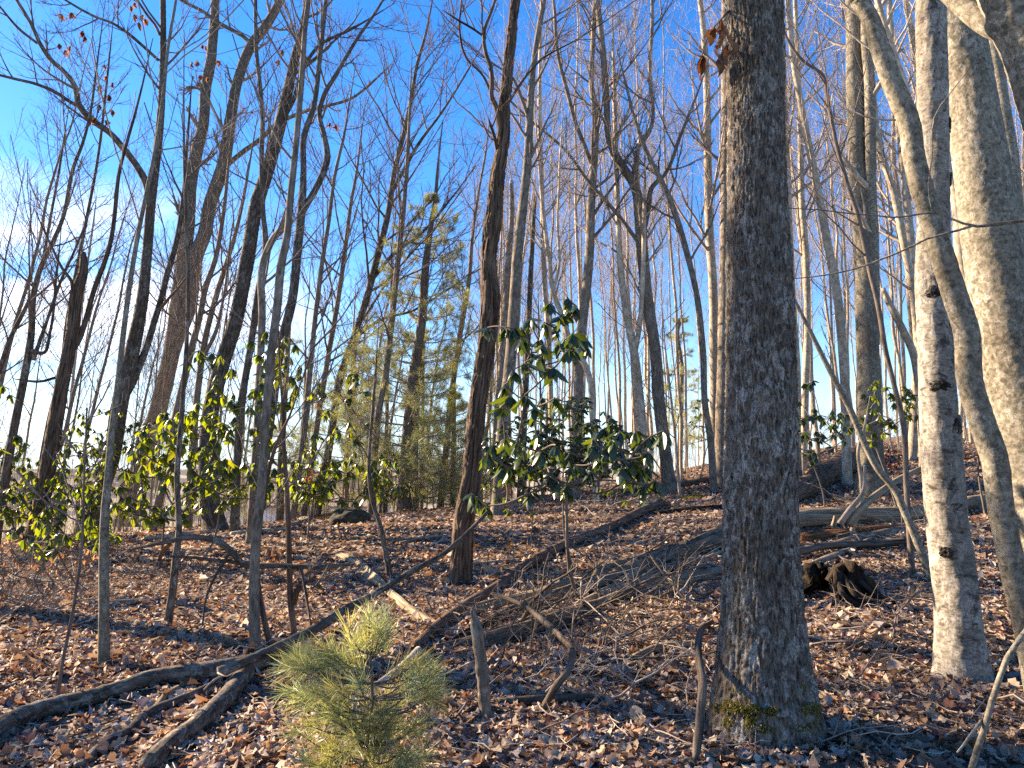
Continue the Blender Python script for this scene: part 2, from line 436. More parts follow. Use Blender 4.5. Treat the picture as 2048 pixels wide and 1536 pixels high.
def leafmat(name, rough, trans, tcol, spec=0.4, val=None, grain=60.0):
    """a thin leaf: a reflecting face and light let through; its own colour sits in the tint attribute"""
    t = NT(name)
    c = t.attr('tint').outputs['Color']
    n = t.noise(t.n('ShaderNodeTexCoord').outputs['Object'], grain, 3, 0.6)
    c = t.mix(t.ramp(n, 0.3, 0.7), t.mix(0.35, c, (0, 0, 0)), c)
    oi = t.n('ShaderNodeObjectInfo'); hv = t.n('ShaderNodeHueSaturation'); t.put(hv.inputs['Color'], c)
    t.put(hv.inputs['Value'], t.math('ADD', t.math('MULTIPLY', oi.outputs['Random'], 0.5), 0.75))
    t.base(hv.outputs[0], rough, spec)
    tr = t.n('ShaderNodeBsdfTranslucent')
    t.put(tr.inputs['Color'], t.mix(1.0, hv.outputs[0], tcol, 'MULTIPLY'))
    ms = t.n('ShaderNodeMixShader'); ms.inputs[0].default_value = trans
    t.t.links.new(t.p.outputs[0], ms.inputs[1]); t.t.links.new(tr.outputs[0], ms.inputs[2])
    t.t.links.new(ms.outputs[0], t.out.inputs[0])
    return t.m
M['litter'] = leafmat('dry_fallen_leaf', 0.75, 0.18, (1.3, 0.95, 0.6), 0.3)
M['hanging'] = leafmat('dry_hanging_leaf', 0.7, 0.45, (1.5, 1.05, 0.7), 0.3)
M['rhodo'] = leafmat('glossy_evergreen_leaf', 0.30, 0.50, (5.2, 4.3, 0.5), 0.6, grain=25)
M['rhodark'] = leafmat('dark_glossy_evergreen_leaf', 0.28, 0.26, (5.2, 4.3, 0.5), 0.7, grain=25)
M['needle'] = leafmat('soft_pine_needle', 0.45, 0.38, (1.5, 1.45, 0.8), 0.45, grain=8)

t = NT('leafy_soil')
v = t.n('ShaderNodeTexCoord').outputs['Object']
vo = t.n('ShaderNodeTexVoronoi'); t.put(vo.inputs['Vector'], t.scale(v, (1, 1, 0.4))); vo.inputs['Scale'].default_value = 15.0
sep = t.n('ShaderNodeSeparateColor'); t.t.links.new(vo.outputs['Color'], sep.inputs[0])
c = t.mix(sep.outputs[0], (0.065, 0.045, 0.034), (0.235, 0.165, 0.115))
c = t.mix(t.ramp(sep.outputs[1], 0.72, 0.8), c, (0.30, 0.225, 0.15))
nb = t.noise(v, 0.7, 5, 0.6)
c = t.mix(t.ramp(nb, 0.42, 0.62), c, t.mix(0.55, c, (0.06, 0.042, 0.034)))
t.base(c, 0.9, 0.15)
t.bump(t.math('ADD', vo.outputs['Distance'], t.math('MULTIPLY', t.noise(v, 40, 4), 0.5)), 0.8, 0.04)
M['soil'] = t.m
t = NT('dry_meadow_grass')
v = t.n('ShaderNodeTexCoord').outputs['Object']
t.base(t.mix(t.noise(v, 2.5, 6), (0.17, 0.135, 0.075), (0.36, 0.30, 0.19)), 0.95, 0.1); M['meadow'] = t.m
t = NT('pale_gravel')
v = t.n('ShaderNodeTexCoord').outputs['Object']
t.base(t.mix(t.noise(v, 9, 6), (0.30, 0.29, 0.285), (0.46, 0.45, 0.44)), 0.95, 0.1); M['gravel'] = t.m
t = NT('far_wooded_ridge')
v = t.n('ShaderNodeTexCoord').outputs['Object']
c = t.mix(t.noise(v, 0.05, 8, 0.75), (0.09, 0.085, 0.085), (0.22, 0.20, 0.19)); t.base(t.mix(t.ramp(t.noise(t.scale(v, (1, 1, 0.2)), 0.006, 4, 0.6), 0.5, 0.53), c, (0.34, 0.30, 0.22)), 1.0, 0.0); M['ridge'] = t.m

# ---------------------------------------------------------------- terrain
def axis(lim, d0, grow_):
    a = [0.0]; d = d0
    while a[-1] < lim: a.append(a[-1] + d); d *= grow_
    return np.array(a)
xa = axis(420, 0.07, 1.042); xs = np.concatenate([-xa[:0:-1], xa])
ya = axis(420, 0.06, 1.022); ys = np.concatenate([-axis(9, 0.2, 1.12)[:0:-1], ya]) 
X, Y = np.meshgrid(xs, ys)
Z = hgt(X, Y)
near = np.exp(-np.hypot(X, Y - 4) / 9)
Z2 = Z + near * (0.012 * vnoise(X * 9, Y * 9, 2.2))
ny, nx = X.shape
mb = MB()
idx = np.arange(ny * nx).reshape(ny, nx)
mb.add(np.stack([X, Y, Z2], -1), [np.stack([idx[:-1, :-1], idx[:-1, 1:], idx[1:, 1:], idx[1:, :-1]], -1).reshape(-1, 4)])
ground = mb.build('ground', [M['soil'], M['meadow']])
ground['kind'] = 'structure'
yq = (Y[:-1, :-1] + Y[1:, 1:]) / 2; xq = (X[:-1, :-1] + X[1:, 1:]) / 2
far = (yq > np.interp(xq, [-40, -15, -4, 0, 5, 12, 30, 60], [16, 17.5, 20.5, 22.5, 31, 46, 62, 80]) + 9) & (xq < 3)
ground.data.polygons.foreach_set('material_index', far.ravel().astype(np.int32)); ground.data.update()

# a low house below the crest, its roof just showing through the shrubs
t = NT('pale_house_wall'); t.base((0.74, 0.74, 0.77), 0.8, 0.2); M['wall'] = t.m
t = NT('tan_roof'); v = t.n('ShaderNodeTexCoord').outputs['Object']
t.base(t.mix(t.noise(v, 6, 5), (0.24, 0.20, 0.155), (0.34, 0.29, 0.23)), 0.9, 0.1); M['roof'] = t.m
t = NT('window_glass'); t.base((0.02, 0.025, 0.03), 0.08, 0.5); M['glass'] = t.m
def boxmesh(mb, x0, x1, y0, y1, z0, z1):
    v = [(x, y, z) for z in (z0, z1) for y in (y0, y1) for x in (x0, x1)]
    mb.add(v, [np.array([(0, 1, 5, 4), (1, 3, 7, 5), (3, 2, 6, 7), (2, 0, 4, 6), (4, 5, 7, 6), (0, 2, 3, 1)])])
hx, hy_ = -12.4, 44.0
house = thing('house', 'small pale house with a tan roof half hidden below the ridge behind the shrubs', 'house', (hx, hy_, -2.0))
m2 = MB(); boxmesh(m2, hx - 4.2, hx + 4.2, hy_, hy_ + 7, -2.1, 0.02); m2.build('wall', M['wall'], house, smooth=False)
m2 = MB()
for (ya_, za_, yb_, zb_) in ((hy_ - 0.4, -0.08, hy_ + 3.5, 0.85), (hy_ + 7.4, -0.08, hy_ + 3.5, 0.85)):
    v = [(hx - 4.6, ya_, za_), (hx + 4.6, ya_, za_), (hx + 4.6, yb_, zb_), (hx - 4.6, yb_, zb_)]
    v += [(a_, b_, c_ + 0.12) for a_, b_, c_ in v]
    m2.add(v, [np.array([(0, 1, 2, 3), (4, 5, 6, 7), (0, 1, 5, 4), (1, 2, 6, 5), (2, 3, 7, 6), (3, 0, 4, 7)])])
m2.build('roof', M['roof'], house, smooth=False)
for wx in (-2.6, 0.2, 2.6):
    m2 = MB(); boxmesh(m2, hx + wx - .5, hx + wx + .5, hy_ - .03, hy_ + .02, -1.3, -0.35); m2.build('window', M['glass'], house, smooth=False)

# a pale gravel drive on the flat ground beyond the crest
mb = MB(); n = 60
cxs = np.linspace(-24, -6, n); cyc = 43 + 2.0 * np.sin(cxs * 0.06)
rows = [np.stack([cxs, cyc + o, hgt(cxs, cyc + o) + 0.03], -1) for o in np.linspace(-3.2, 3.2, 7)]
V = np.stack(rows, 0); idx = np.arange(7 * n).reshape(7, n)
mb.add(V, [np.stack([idx[:-1, :-1], idx[:-1, 1:], idx[1:, 1:], idx[1:, :-1]], -1).reshape(-1, 4)])
o = mb.build('gravel_drive', M['gravel']); o['kind'] = 'structure'

# the far valley and the ridge on the skyline
mb = MB()
a = np.linspace(-1.5, 1.5, 240); d = np.array([410, 900, 1800, 2600, 3100, 3600, 4600])
A, D = np.meshgrid(a, d)
top = 34 + 26 * vnoise(A * 5, 1.3) + 14 * vnoise(A * 17, 2.3) - 18 * (A > 0.2)
Zr = np.interp(D, [410, 900, 1800, 2600, 3100, 3600, 4600], [-45, -70, -80, -60, -10, 0, -30]) + np.interp(D, [1800, 2600, 3100, 3600, 4600], [0, 0.4, 0.9, 1, 0.3]) * top
mb.add(np.stack([np.sin(A) * D, np.cos(A) * D, Zr], -1), [np.stack([np.arange(240 * 6).reshape(6, 240)[:, :-1], np.arange(240 * 6).reshape(6, 240)[:, :-1] + 1,
       np.arange(240 * 6).reshape(6, 240)[:, :-1] + 241, np.arange(240 * 6).reshape(6, 240)[:, :-1] + 240], -1).reshape(-1, 4)])
o = mb.build('hills', M['ridge']); o['kind'] = 'structure'

# ---------------------------------------------------------------- trees traced from the photograph
def world_rows(pts, Y, dY=0.0):
    """pixel rows (px, py, width px) in the upright plane at distance Y -> rows (x, y, z, r); dY tilts it away with height"""
    out = []
    n = len(pts)
    for i, (px, py, w) in enumerate(pts):
        y = Y + (dY * i / max(n - 1, 1))
        p = at(px, py, y)
        depth = (p - Vector((0, 0, EYE))).dot(Vector((0, math.cos(PITCH), math.sin(PITCH))))
        out.append((p.x, p.y, p.z, 0.5 * w * depth / F))
    return out

TREES = {}
def tree(key, name, label, mkey, pts, Y=None, ext=4.0, style=None, amp=0.0, flare=0.35, limbs=(), cr=None, S=None, step=None, group=None, dY=0.0, cmat=None, seed=None, cf=None):
    """pts from the foot up in pixels; limbs: lists of (px,py,w); cr: arguments of the crown"""
    seed = len(TREES) * 1.7 + 0.3 if seed is None else seed
    if Y is None: Y = gnd(pts[0][0], pts[0][1]).y
    rows = world_rows(pts, Y, dY)
    # down to the ground
    p0 = np.array(rows[0]); p1 = np.array(rows[1])
    d = (p0[:3] - p1[:3]); d = d / max(abs(d[2]), 1e-3) if d[2] < -0.05 else np.array([0, 0, -1.0])
    d[0] = max(-0.4, min(0.4, d[0]))
    foot = p0.copy(); k = 0
    while foot[2] > hz(foot[0], foot[1]) - 0.12 and k < 400:
        foot[:3] += d * 0.03; k += 1
    if k > 3:
        if k > 8: rows.insert(0, (foot[0], foot[1], foot[2], p0[3] * 1.06))
        else: rows[0] = (foot[0], foot[1], foot[2], p0[3])
    # up beyond the frame
    nseen = len(rows)
    if ext:
        a = np.array(rows[-2]); b = np.array(rows[-1])
        dd = (b - a)[:3]; dd = dd / np.linalg.norm(dd); dd = dd * 0.7 + np.array([0, 0, 0.3]); dd = dd / np.linalg.norm(dd)
        rr = b[3]
        for f in (0.35, 0.7, 1.0):
            q = b[:3] + dd * ext * f; rows.append((q[0], q[1], q[2], max(rr * (1 - 0.9 * f), 0.006)))
    base = rows[0]
    t = thing(name, label, 'tree', (base[0], base[1], base[2] + 0.1), group)
    if mkey == 'dark' and Y > 11:
        sl_ = 0.86; rows = [(a, b, c, r * sl_) for a, b, c, r in rows]
    wpx = max(p[2] for p in pts)
    S = S or int(min(max(wpx * 0.9, 9), 40)); step = step or max(0.10, 2.5 * mpp(Y))
    mb = MB()
    if style and ext:                         # relief where it can be seen, a plain tapering stem above
        P, R = trunk(mb, rows[:nseen], S, step, style, amp, flare, seed)
        mb.build('trunk', M[mkey], t)
        m2 = MB(); r_ = np.array(rows[nseen - 1:]); r_[0, 3] *= 0.93; r_[0, :3] -= (r_[1, :3] - r_[0, :3]) * 0.02
        P2, R2 = trunk(m2, r_, 14, 0.2, None, 0, 0, seed); m2.build('upper_trunk', M[mkey], t)
        q = spline(np.concatenate([np.concatenate([P[::max(1, len(P) // 40)], P2[2:]]), np.concatenate([R[::max(1, len(R) // 40)], R2[2:]])[:, None]], 1), 60); P, R = q[:, :3], q[:, 3]
    else:
        P, R = trunk(mb, rows, S, step, style, amp, flare, seed)
        mb.build('trunk', M[mkey], t)
    stems = [(P, R)]
    for lb in limbs:
        lm = None
        if isinstance(lb, dict): lm = lb; lb = lm['p']
        lr = world_rows(lb, Y + 0.0, (lm or {}).get('dY', -0.4))
        if (lm or {}).get('ext', 1.2):
            e = (lm or {}).get('ext', 1.2)
            a = np.array(lr[-2]); b = np.array(lr[-1]); dd = (b - a)[:3]; dd /= np.linalg.norm(dd)
            q = b[:3] + dd * e; lr.append((q[0], q[1], q[2] + 0.1 * e, max(b[3] * 0.3, 0.004)))
        m2 = MB()
        LP, LR = trunk(m2, lr, max(6, int(lb[0][2] * 0.6)), max(0.08, 2.2 * mpp(Y)), None, 0, 0, seed + 5, 0.03)
        m2.build('limb', M[mkey], t)
        stems.append((LP, LR))
    if cr is not None:
        cb_ = MB()
        kw = dict(n1=14, len1=2.6, f0=0.5, n2=5, n3=5, fine=0.0045 * max(Y / 16, 0.7)); kw.update(cr)
        crown(cb_, P, R, **kw)
        for LP, LR in stems[1:]:
            k2 = dict(kw); k2.update(n1=cf or 7, len1=kw['len1'] * 0.55, f0=0.25, thick=0.6)
            crown(cb_, LP, LR, **k2)
        cb_.build('crown', M[cmat or ('paletwig' if mkey in ('pale', 'beech', 'birch') else 'twig')], t)
    TREES[key] = (t, P, R, Y)
    return t

# --- the big oak in front
BIG = [(1531,1462,226),(1529,1420,208),(1527,1350,182),(1525,1250,160),(1522,1100,147),(1520,900,139),(1517,600,127),(1512,300,111),(1510,0,103),(1509,-60,101)]
tree('big', 'oak_tree', 'massive dark furrowed oak trunk filling the right centre foreground', 'oak', BIG, ext=9, style='plates', amp=0.018, flare=0.08, S=230, step=0.009,
     cr=dict(n1=14, len1=3.5, f0=0.62, n2=4, n3=4))
# --- pale trunks on the right
tree('birch', 'birch_tree', 'white birch trunk with black scars right of the big oak', 'birch',
     [(1925,1358,112),(1921,1310,92),(1912,1216,82),(1902,1114,79),(1891,1028,76),(1885,944,74),(1878,842,71),(1873,739,67),(1868,637,63),(1862,551,59),(1866,478,58),(1868,376,57),(1867,273,57),(1864,137,56),(1862,0,54),(1862,-40,54)],
     ext=9, style='smooth', amp=0.005, flare=0.3, S=90, step=0.02, cr=dict(n1=10, len1=3, f0=0.75, n2=4, n3=4))
tree('beech', 'beech_tree', 'thick mottled tan trunk leaning left at the right edge', 'beech',
     [(2128,1330,130),(2088,1080,118),(2052,842,113),(2030,739,112),(2004,602,110),(1985,500,106),(1964,342,98),(1938,171,92),(1914,20,84),(1906,-40,80)],
     Y=6.2, ext=8, style='smooth', amp=0.006, S=90, step=0.02, cr=dict(n1=12, len1=3, f0=0.62, n2=4, n3=4))
tree('bow', 'beech_tree', 'bowed slender beech trunk curving down in front of the white birch', 'beech',
     [(2066,1330,48),(2048,1233,46),(2035,1182,46),(2018,1096,46),(2004,1028,47),(1987,910,48),(1963,842,47),(1939,756,46),(1934,671,46),(1908,585,44),(1884,512,44),(1854,410,43),(1830,325,42),(1816,239,40),(1787,171,38),(1757,85,36),(1738,34,33),(1716,0,30)],
     Y=4.7, ext=4, style='smooth', amp=0.004, S=60, step=0.015, flare=0.15, cr=dict(n1=6, len1=2, f0=0.86, n2=4, n3=4))
tree('corner', 'maple_tree', 'lichen covered trunk crossing the upper right corner', 'beech',
     [(2190,760,96),(2148,480,92),(2112,300,88),(2080,190,86),(2052,100,84),(2022,40,80),(1992,-30,76)], Y=4.4, ext=5, style='smooth', amp=0.008, S=60, step=0.02,
     limbs=[dict(p=[(2030,70,50),(1985,52,46),(1940,20,42),(1900,-16,38)], ext=1.5, dY=0.3),
     dict(p=[(2135,420,9),(2090,436,8),(2048,443,7),(2000,449,7),(1953,453,6),(1912,441,5),(1874,425,4),(1835,428,4),(1792,434,3.5),(1750,430,3),(1710,427,3),(1640,419,2.5),(1574,415,2)], ext=0.05, dY=0.2),
     dict(p=[(1953,453,5),(1905,467,5),(1861,478,4.5),(1815,500,4),(1775,515,4),(1724,534,3.5),(1660,548,3),(1587,556,2)], ext=0.05, dY=0.3),
     dict(p=[(1800,434,3),(1786,448,3),(1792,462,2.5),(1778,480,2)], ext=0.03, dY=0.05), dict(p=[(1870,425,3),(1862,380,3),(1868,320,2.5),(1872,230,2.5),(1905,180,2),(1953,115,2)], ext=0.03, dY=0.05)], cr=None)
tree('twin', 'maple_tree', 'straight pale double trunk with a dark shaded side behind the leaning pole', 'beech',
     [(1746,962,58),(1744,927,48),(1741,859,45),(1738,773,44),(1734,637,43),(1731,500,42),(1722,420,37),(1714,308,34),(1710,171,33),(1707,17,32)],
     Y=15.5, ext=5, S=36, style='smooth', amp=0.006, limbs=[[(1748,690,24),(1748,513,22),(1741,342,21),(1738,154,20),(1733,0,18)]], cr=dict(n1=12, len1=3, f0=0.6, n2=5, n3=5))
tree('t21', 'maple_tree', 'tall lit trunk standing behind the thick mottled trunk', 'beech',
     [(2046,800,30),(2040,600,29),(2031,410,28),(2021,308,27),(2004,205,26),(1990,103,25),(1976,0,23)], Y=11.5, ext=5, cr=dict(n1=10, len1=2.4, f0=0.6))
tree('t22', 'maple_tree', 'slim pale trunk seen between white birch and thick mottled trunk', 'pale',
     [(2008,900,25),(1997,825,24),(1980,739,23),(1949,620,22),(1926,534,22),(1908,376,20),(1868,270,17),(1833,246,15),(1809,171,14),(1792,120,13),(1772,60,12),(1755,0,11)], Y=13, ext=4, cr=dict(n1=12, len1=2.4, f0=0.5))
tree('t23', 'maple_tree', 'long pale curved trunk just right of the big oak', 'pale',
     [(1692,860,18),(1690,773,18),(1683,671,17),(1676,602,17),(1662,517,16),(1656,490,16),(1638,393,15),(1621,308,14),(1601,205,13),(1587,120,12),(1577,17,11)], Y=17, ext=4, cr=dict(n1=16, len1=2.6, f0=0.4))
tree('t24', 'sapling', 'thin dark sapling bending left above the leaning pole', 'twig',
     [(1818,1050,12),(1813,978,11),(1806,842,11),(1789,773,10),(1772,705,10),(1758,620,10),(1738,534,10),(1714,427,9),(1697,376,9),(1673,290,8),(1656,205,8),(1645,150,7),(1604,120,6),(1570,68,5),(1552,0,4)], Y=9.3, ext=1.5, S=8, cr=dict(n1=12, len1=1.5, f0=0.4, n2=4, n3=3))
tree('t25', 'maple_tree', 'straight pale trunk between the big oak and the long curved trunk', 'pale',
     [(1608,900,14),(1611,773,14),(1615,637,13),(1611,500,13),(1604,410,12),(1601,273,11),(1596,130,9),(1590,0,8)], Y=22, ext=3, cr=dict(n1=16, len1=2.8, f0=0.35))
tree('t26', 'maple_tree', 'pale trunk half hidden along the right edge of the big oak', 'pale',
     [(1592,900,20),(1591,739,19),(1584,620,18),(1578,480,16),(1572,300,14),(1564,100,12),(1560,0,11)], Y=20, ext=3, cr=dict(n1=14, len1=2.8, f0=0.4))
tree('t27', 'snag', 'leaning broken pole behind the bowed beech', 'pale',
     [(1845,860,15),(1836,760,15),(1826,705,15),(1803,654,14),(1783,615,13),(1770,588,11),(1766,576,7)], Y=16, ext=0)
tree('t27b', 'maple_tree', 'crooked pale trunk behind the bowed beech with many side branches', 'pale',
     [(1850,900,15),(1843,760,14),(1832,640,14),(1820,550,14),(1806,478,14),(1785,376,13),(1758,290,12),(1748,200,11),(1740,80,9),(1735,0,8)], Y=17, ext=3, cr=dict(n1=16, len1=2.2, f0=0.3))
tree('t28', 'maple_tree', 'pale straight trunk right behind the bowed beech', 'pale',
     [(1846,880,18),(1840,740,18),(1833,637,17),(1823,500,16),(1806,330,14),(1790,160,12),(1778,0,10)], Y=19, ext=3, cr=dict(n1=16, len1=2.8, f0=0.35))
tree('t29', 'maple_tree', 'pale trunk rising behind the white birch toward the top', 'pale',
     [(1830,820,18),(1846,560,17),(1850,380,16),(1842,200,14),(1822,60,12),(1812,0,11)], Y=22, ext=3, cr=dict(n1=16, len1=2.8, f0=0.35))
# --- poles of the middle right
tree('t14', 'maple_tree', 'tall pale trunk just left of the big oak', 'pale',
     [(1432,962,24),(1430,900,21),(1428,705,19),(1424,534,17),(1421,500,17),(1416,342,16),(1413,171,13),(1405,40,11),(1400,0,10)], ext=3, cr=dict(n1=18, len1=2.6, f0=0.35))
tree('t14b', 'maple_tree', 'brown trunk touching the left edge of the big oak', 'grey',
     [(1442,966,30),(1443,900,28),(1447,739,26),(1450,560,24),(1452,300,20),(1452,0,16)], ext=3, cr=dict(n1=12, len1=2.6, f0=0.5))
tree('t13', 'maple_tree', 'thin grey trunk leaning left behind the crooked forked tree', 'grey',
     [(1426,955,15),(1421,880,14),(1410,808,13),(1406,705,13),(1389,568,12),(1372,500,12),(1350,427,12),(1326,369,11),(1292,301,9),(1270,240,7)], Y=18, ext=2.5, cr=dict(n1=12, len1=2.0, f0=0.45))
tree('crook', 'maple_tree', 'crooked forked tree with a dark elbow left of the big oak', 'grey',
     [(1341,982,36),(1336,950,27),(1329,893,25),(1319,808,24),(1309,688,23),(1295,602,23),(1285,505,23),(1280,440,22),(1268,369,19),(1244,332,17),(1222,290,14),(1213,205,13),(1206,103,12),(1194,0,11)],
     ext=3, S=24, style='smooth', amp=0.006,
     limbs=[[(1285,470,12),(1296,420,11),(1305,373,10),(1326,352,8),(1360,273,7),(1385,210,5)], [(1271,372,11),(1272,320,10),(1276,296,9),(1295,270,8),(1299,137,8),(1304,20,7)],
            [(1280,490,9),(1240,435,8),(1175,360,7),(1130,300,6),(1060,240,5),(1010,190,4)]], cr=dict(n1=12, len1=2.2, f0=0.5))
tree('knot', 'maple_tree', 'bent pale trunk with a knotty joint left of the crooked forked tree', 'pale',
     [(1288,985,18),(1286,900,17),(1285,859,17),(1278,773,16),(1268,705,17),(1258,654,15),(1241,534,13),(1236,430,11),(1232,300,9),(1228,160,8)], Y=19, ext=2.5,
     limbs=[[(1270,700,11),(1282,640,10),(1288,540,10),(1290,420,8)]], cr=dict(n1=14, len1=2.2, f0=0.45))
tree('t11', 'maple_tree', 'tall grey trunk behind the top leaves of the rhododendron', 'grey',
     [(1150,985,25),(1152,900,23),(1156,808,21),(1162,671,20),(1172,585,19),(1179,500,18),(1182,410,17),(1189,308,15),(1192,239,13),(1183,171,11),(1186,80,10),(1190,0,9)], Y=19, ext=3,
     limbs=[[(1186,335,10),(1169,290,9),(1155,256,9),(1131,171,8),(1117,120,7),(1107,17,6)]], cr=dict(n1=16, len1=2.6, f0=0.4))
tree('shag', 'oak_tree', 'dark shaggy ridged trunk standing alone in the centre', 'shag',
     [(921,1165,50),(924,1110,42),(927,1045,40),(940,961,36),(953,825,34),(966,739,33),(977,655,36),(981,602,38),(978,548,32),(978,500,31),(983,465,33),(986,444,32),(994,359,27),(1005,290,25),(1010,205,21),(1020,103,18),(1031,0,17)],
     ext=6, style='furrow', amp=0.032, S=64, step=0.022, flare=0.25,
     limbs=[[(1000,275,13),(994,239,12),(989,212,11),(981,195,10),(982,171,9),(981,137,9),(970,103,8),(967,68,7),(984,17,6)],
            dict(p=[(968,76,5),(940,56,5),(907,36,4)], ext=0.2), [(981,192,6),(962,150,5),(930,115,5),(918,60,4),(922,0,4)],
            dict(p=[(991,300,9),(985,272,7),(976,243,5)], ext=0.05),
            [(1008,215,6),(1040,165,5),(1080,120,4),(1150,80,3)]], cr=dict(n1=9, len1=2.4, f0=0.62, n2=4, n3=4), cf=4)
tree('t10', 'maple_tree', 'grey lichen spotted trunk close behind the shaggy centre trunk', 'grey',
     [(1000,960,28),(1008,842,25),(1022,705,23),(1029,602,22),(1036,500,20),(1046,410,19),(1056,308,17),(1059,239,15),(1066,137,12),(1076,68,11),(1088,0,10)], Y=17, ext=3, S=22, style='smooth', amp=0.005,
     limbs=[[(1060,245,8),(1040,190,7),(1020,150,5),(990,130,4)]], cr=dict(n1=14, len1=2.4, f0=0.5))
tree('t10b', 'snag', 'slim broken topped snag left of the grey spotted trunk', 'grey',
     [(992,960,16),(998,808,15),(1011,637,14),(1018,500,12),(1022,461,11),(1023,362,8)], Y=20, ext=0)
tree('t10c', 'snag', 'slim broken topped snag right of the grey spotted trunk', 'dark',
     [(1042,970,18),(1049,825,15),(1059,602,13),(1064,496,11),(1070,393,8)], Y=22, ext=0)
tree('t10d', 'maple_tree', 'pale thin trunk above the rhododendron top', 'pale',
     [(1110,980,13),(1104,860,12),(1098,700,11),(1087,513,10),(1083,342,9),(1080,273,9),(1080,120,7),(1083,0,6)], Y=23, ext=3, cr=dict(n1=18, len1=2.6, f0=0.4))
tree('t10e', 'maple_tree', 'thin pale forked trunk right of the rhododendron top', 'pale',
     [(1192,980,14),(1186,840,13),(1170,730,12),(1142,690,12),(1128,640,11),(1108,590,10),(1098,520,9),(1086,420,8)], Y=18, ext=3,
     limbs=[[(1106,585,7),(1116,540,6),(1114,440,5),(1120,330,4)]], cr=dict(n1=14, len1=2.2, f0=0.5))
# --- trees of the left
tree('t7', 'cherry_tree', 'leaning brown tree with upswept branches left of the pine', 'dark',
     [(640,985,24),(650,940,20),(668,830,17),(680,756,17),(707,678,16),(741,568,16),(755,513,16),(776,427,14),(789,342,12),(810,256,11),(824,188,9),(834,130,8),(851,70,6)],
     Y=22, ext=2.5, limbs=[[(745,560,8),(790,505,7),(840,470,6),(900,400,4)],[(782,390,8),(830,300,7),(880,230,5),(930,150,4)],[(706,680,7),(760,640,6),(830,620,5),(880,590,4)]], cr=dict(n1=20, len1=3.6, f0=0.3, n2=6, n3=6))
tree('t8b', 'maple_tree', 'slender trunk between the leaning brown tree and the pine', 'grey',
     [(744,1010,18),(748,920,15),(755,842,14),(772,739,13),(786,620,12),(796,517,11),(803,461,10),(813,342,8),(818,250,6)], Y=20.5, ext=2.5, cr=dict(n1=18, len1=2.6, f0=0.35))
tree('t8c', 'maple_tree', 'thin leaning trunk between the pine and the shaggy trunk', 'grey',
     [(882,1000,14),(892,900,13),(902,800,12),(915,700,11),(925,640,10),(938,560,9),(945,470,7),(958,380,5),(972,300,4)], ext=1.5, cr=dict(n1=14, len1=1.8, f0=0.3))
tree('t6', 'cherry_tree', 'dark tree forking into two crooked arms near the top left centre', 'dark',
     [(512,1040,30),(525,940,26),(545,800,23),(562,690,21),(584,602,21),(595,500,20),(603,420,20),(607,342,14),(608,273,14),(625,222,12),(640,110,11),(650,17,9)],
     Y=15.5, ext=3, S=22, limbs=[dict(p=[(604,425,13),(619,400,13),(639,359,13),(653,314,14),(649,273,11),(639,222,10),(646,191,10),(677,137,8),(700,103,7),(740,40,6)], dY=0.3)], cr=dict(n1=14, len1=2.6, f0=0.6))
tree('t3', 'maple_tree', 'thickest dark leaning trunk among the left hand trees', 'dark',
     [(432,1062,52),(420,1000,44),(416,880,38),(424,807,36),(441,739,35),(472,637,33),(496,510,32),(513,410,31),(537,335,29),(560,249,27),(578,171,23),(591,113,20),(608,51,17),(615,0,15)],
     ext=5, S=44, style='plates', amp=0.012, step=0.03, limbs=[[(560,250,10),(586,200,9),(600,150,9),(640,90,7),(700,60,5)]], cr=dict(n1=14, len1=3.2, f0=0.6))
tree('t4', 'maple_tree', 'narrow trunk running beside the thickest leaning trunk', 'dark',
     [(470,1040,20),(474,940,18),(478,842,17),(502,688,16),(516,585,15),(531,500,14),(526,420,11),(523,308,11),(525,239,11),(520,171,10),(513,103,9),(511,0,8)], Y=16, ext=3, cr=dict(n1=14, len1=2.2, f0=0.45))
tree('t4b', 'sapling', 'grey bent sapling joining the smooth pale stem from the left', 'grey',
     [(505,1000,16),(516,820,15),(524,640,15),(530,513,14),(546,478,13),(563,456,12),(580,400,9),(590,320,7)], Y=13.5, ext=2, cr=dict(n1=10, len1=1.8, f0=0.5))
tree('t2', 'maple_tree', 'two stemmed tree leaning right among the left hand trees', 'dark',
     [(252,1052,46),(262,990,42),(285,920,40),(308,850,38),(328,773,38),(345,700,36),(376,620,33),(396,500,32),(405,480,31),(420,410,30),(448,325,29),(461,239,25),(478,154,22),(502,92,22),(537,44,20),(561,0,18)],
     ext=5, S=40, style='plates', amp=0.010, step=0.03,
     limbs=[dict(p=[(338,735,30),(349,650,27),(369,500,27),(377,440,25),(380,376,25),(393,308,23),(407,239,21),(410,188,21),(422,120,20),(429,34,17),(432,-20,15)], dY=0.4, ext=4),
            dict(p=[(455,330,11),(478,310,11),(513,284,10),(560,245,9),(612,222,8),(649,213,7),(700,198,6),(760,150,4)], dY=-0.8), dict(p=[(503,90,9),(485,72,8),(468,62,8),(434,44,8),(412,27,7),(362,0,6)], dY=-0.5),
            dict(p=[(409,190,5),(398,178,5),(374,174,4)], ext=0.1)], cr=dict(n1=12, len1=3.2, f0=0.6), cf=6)
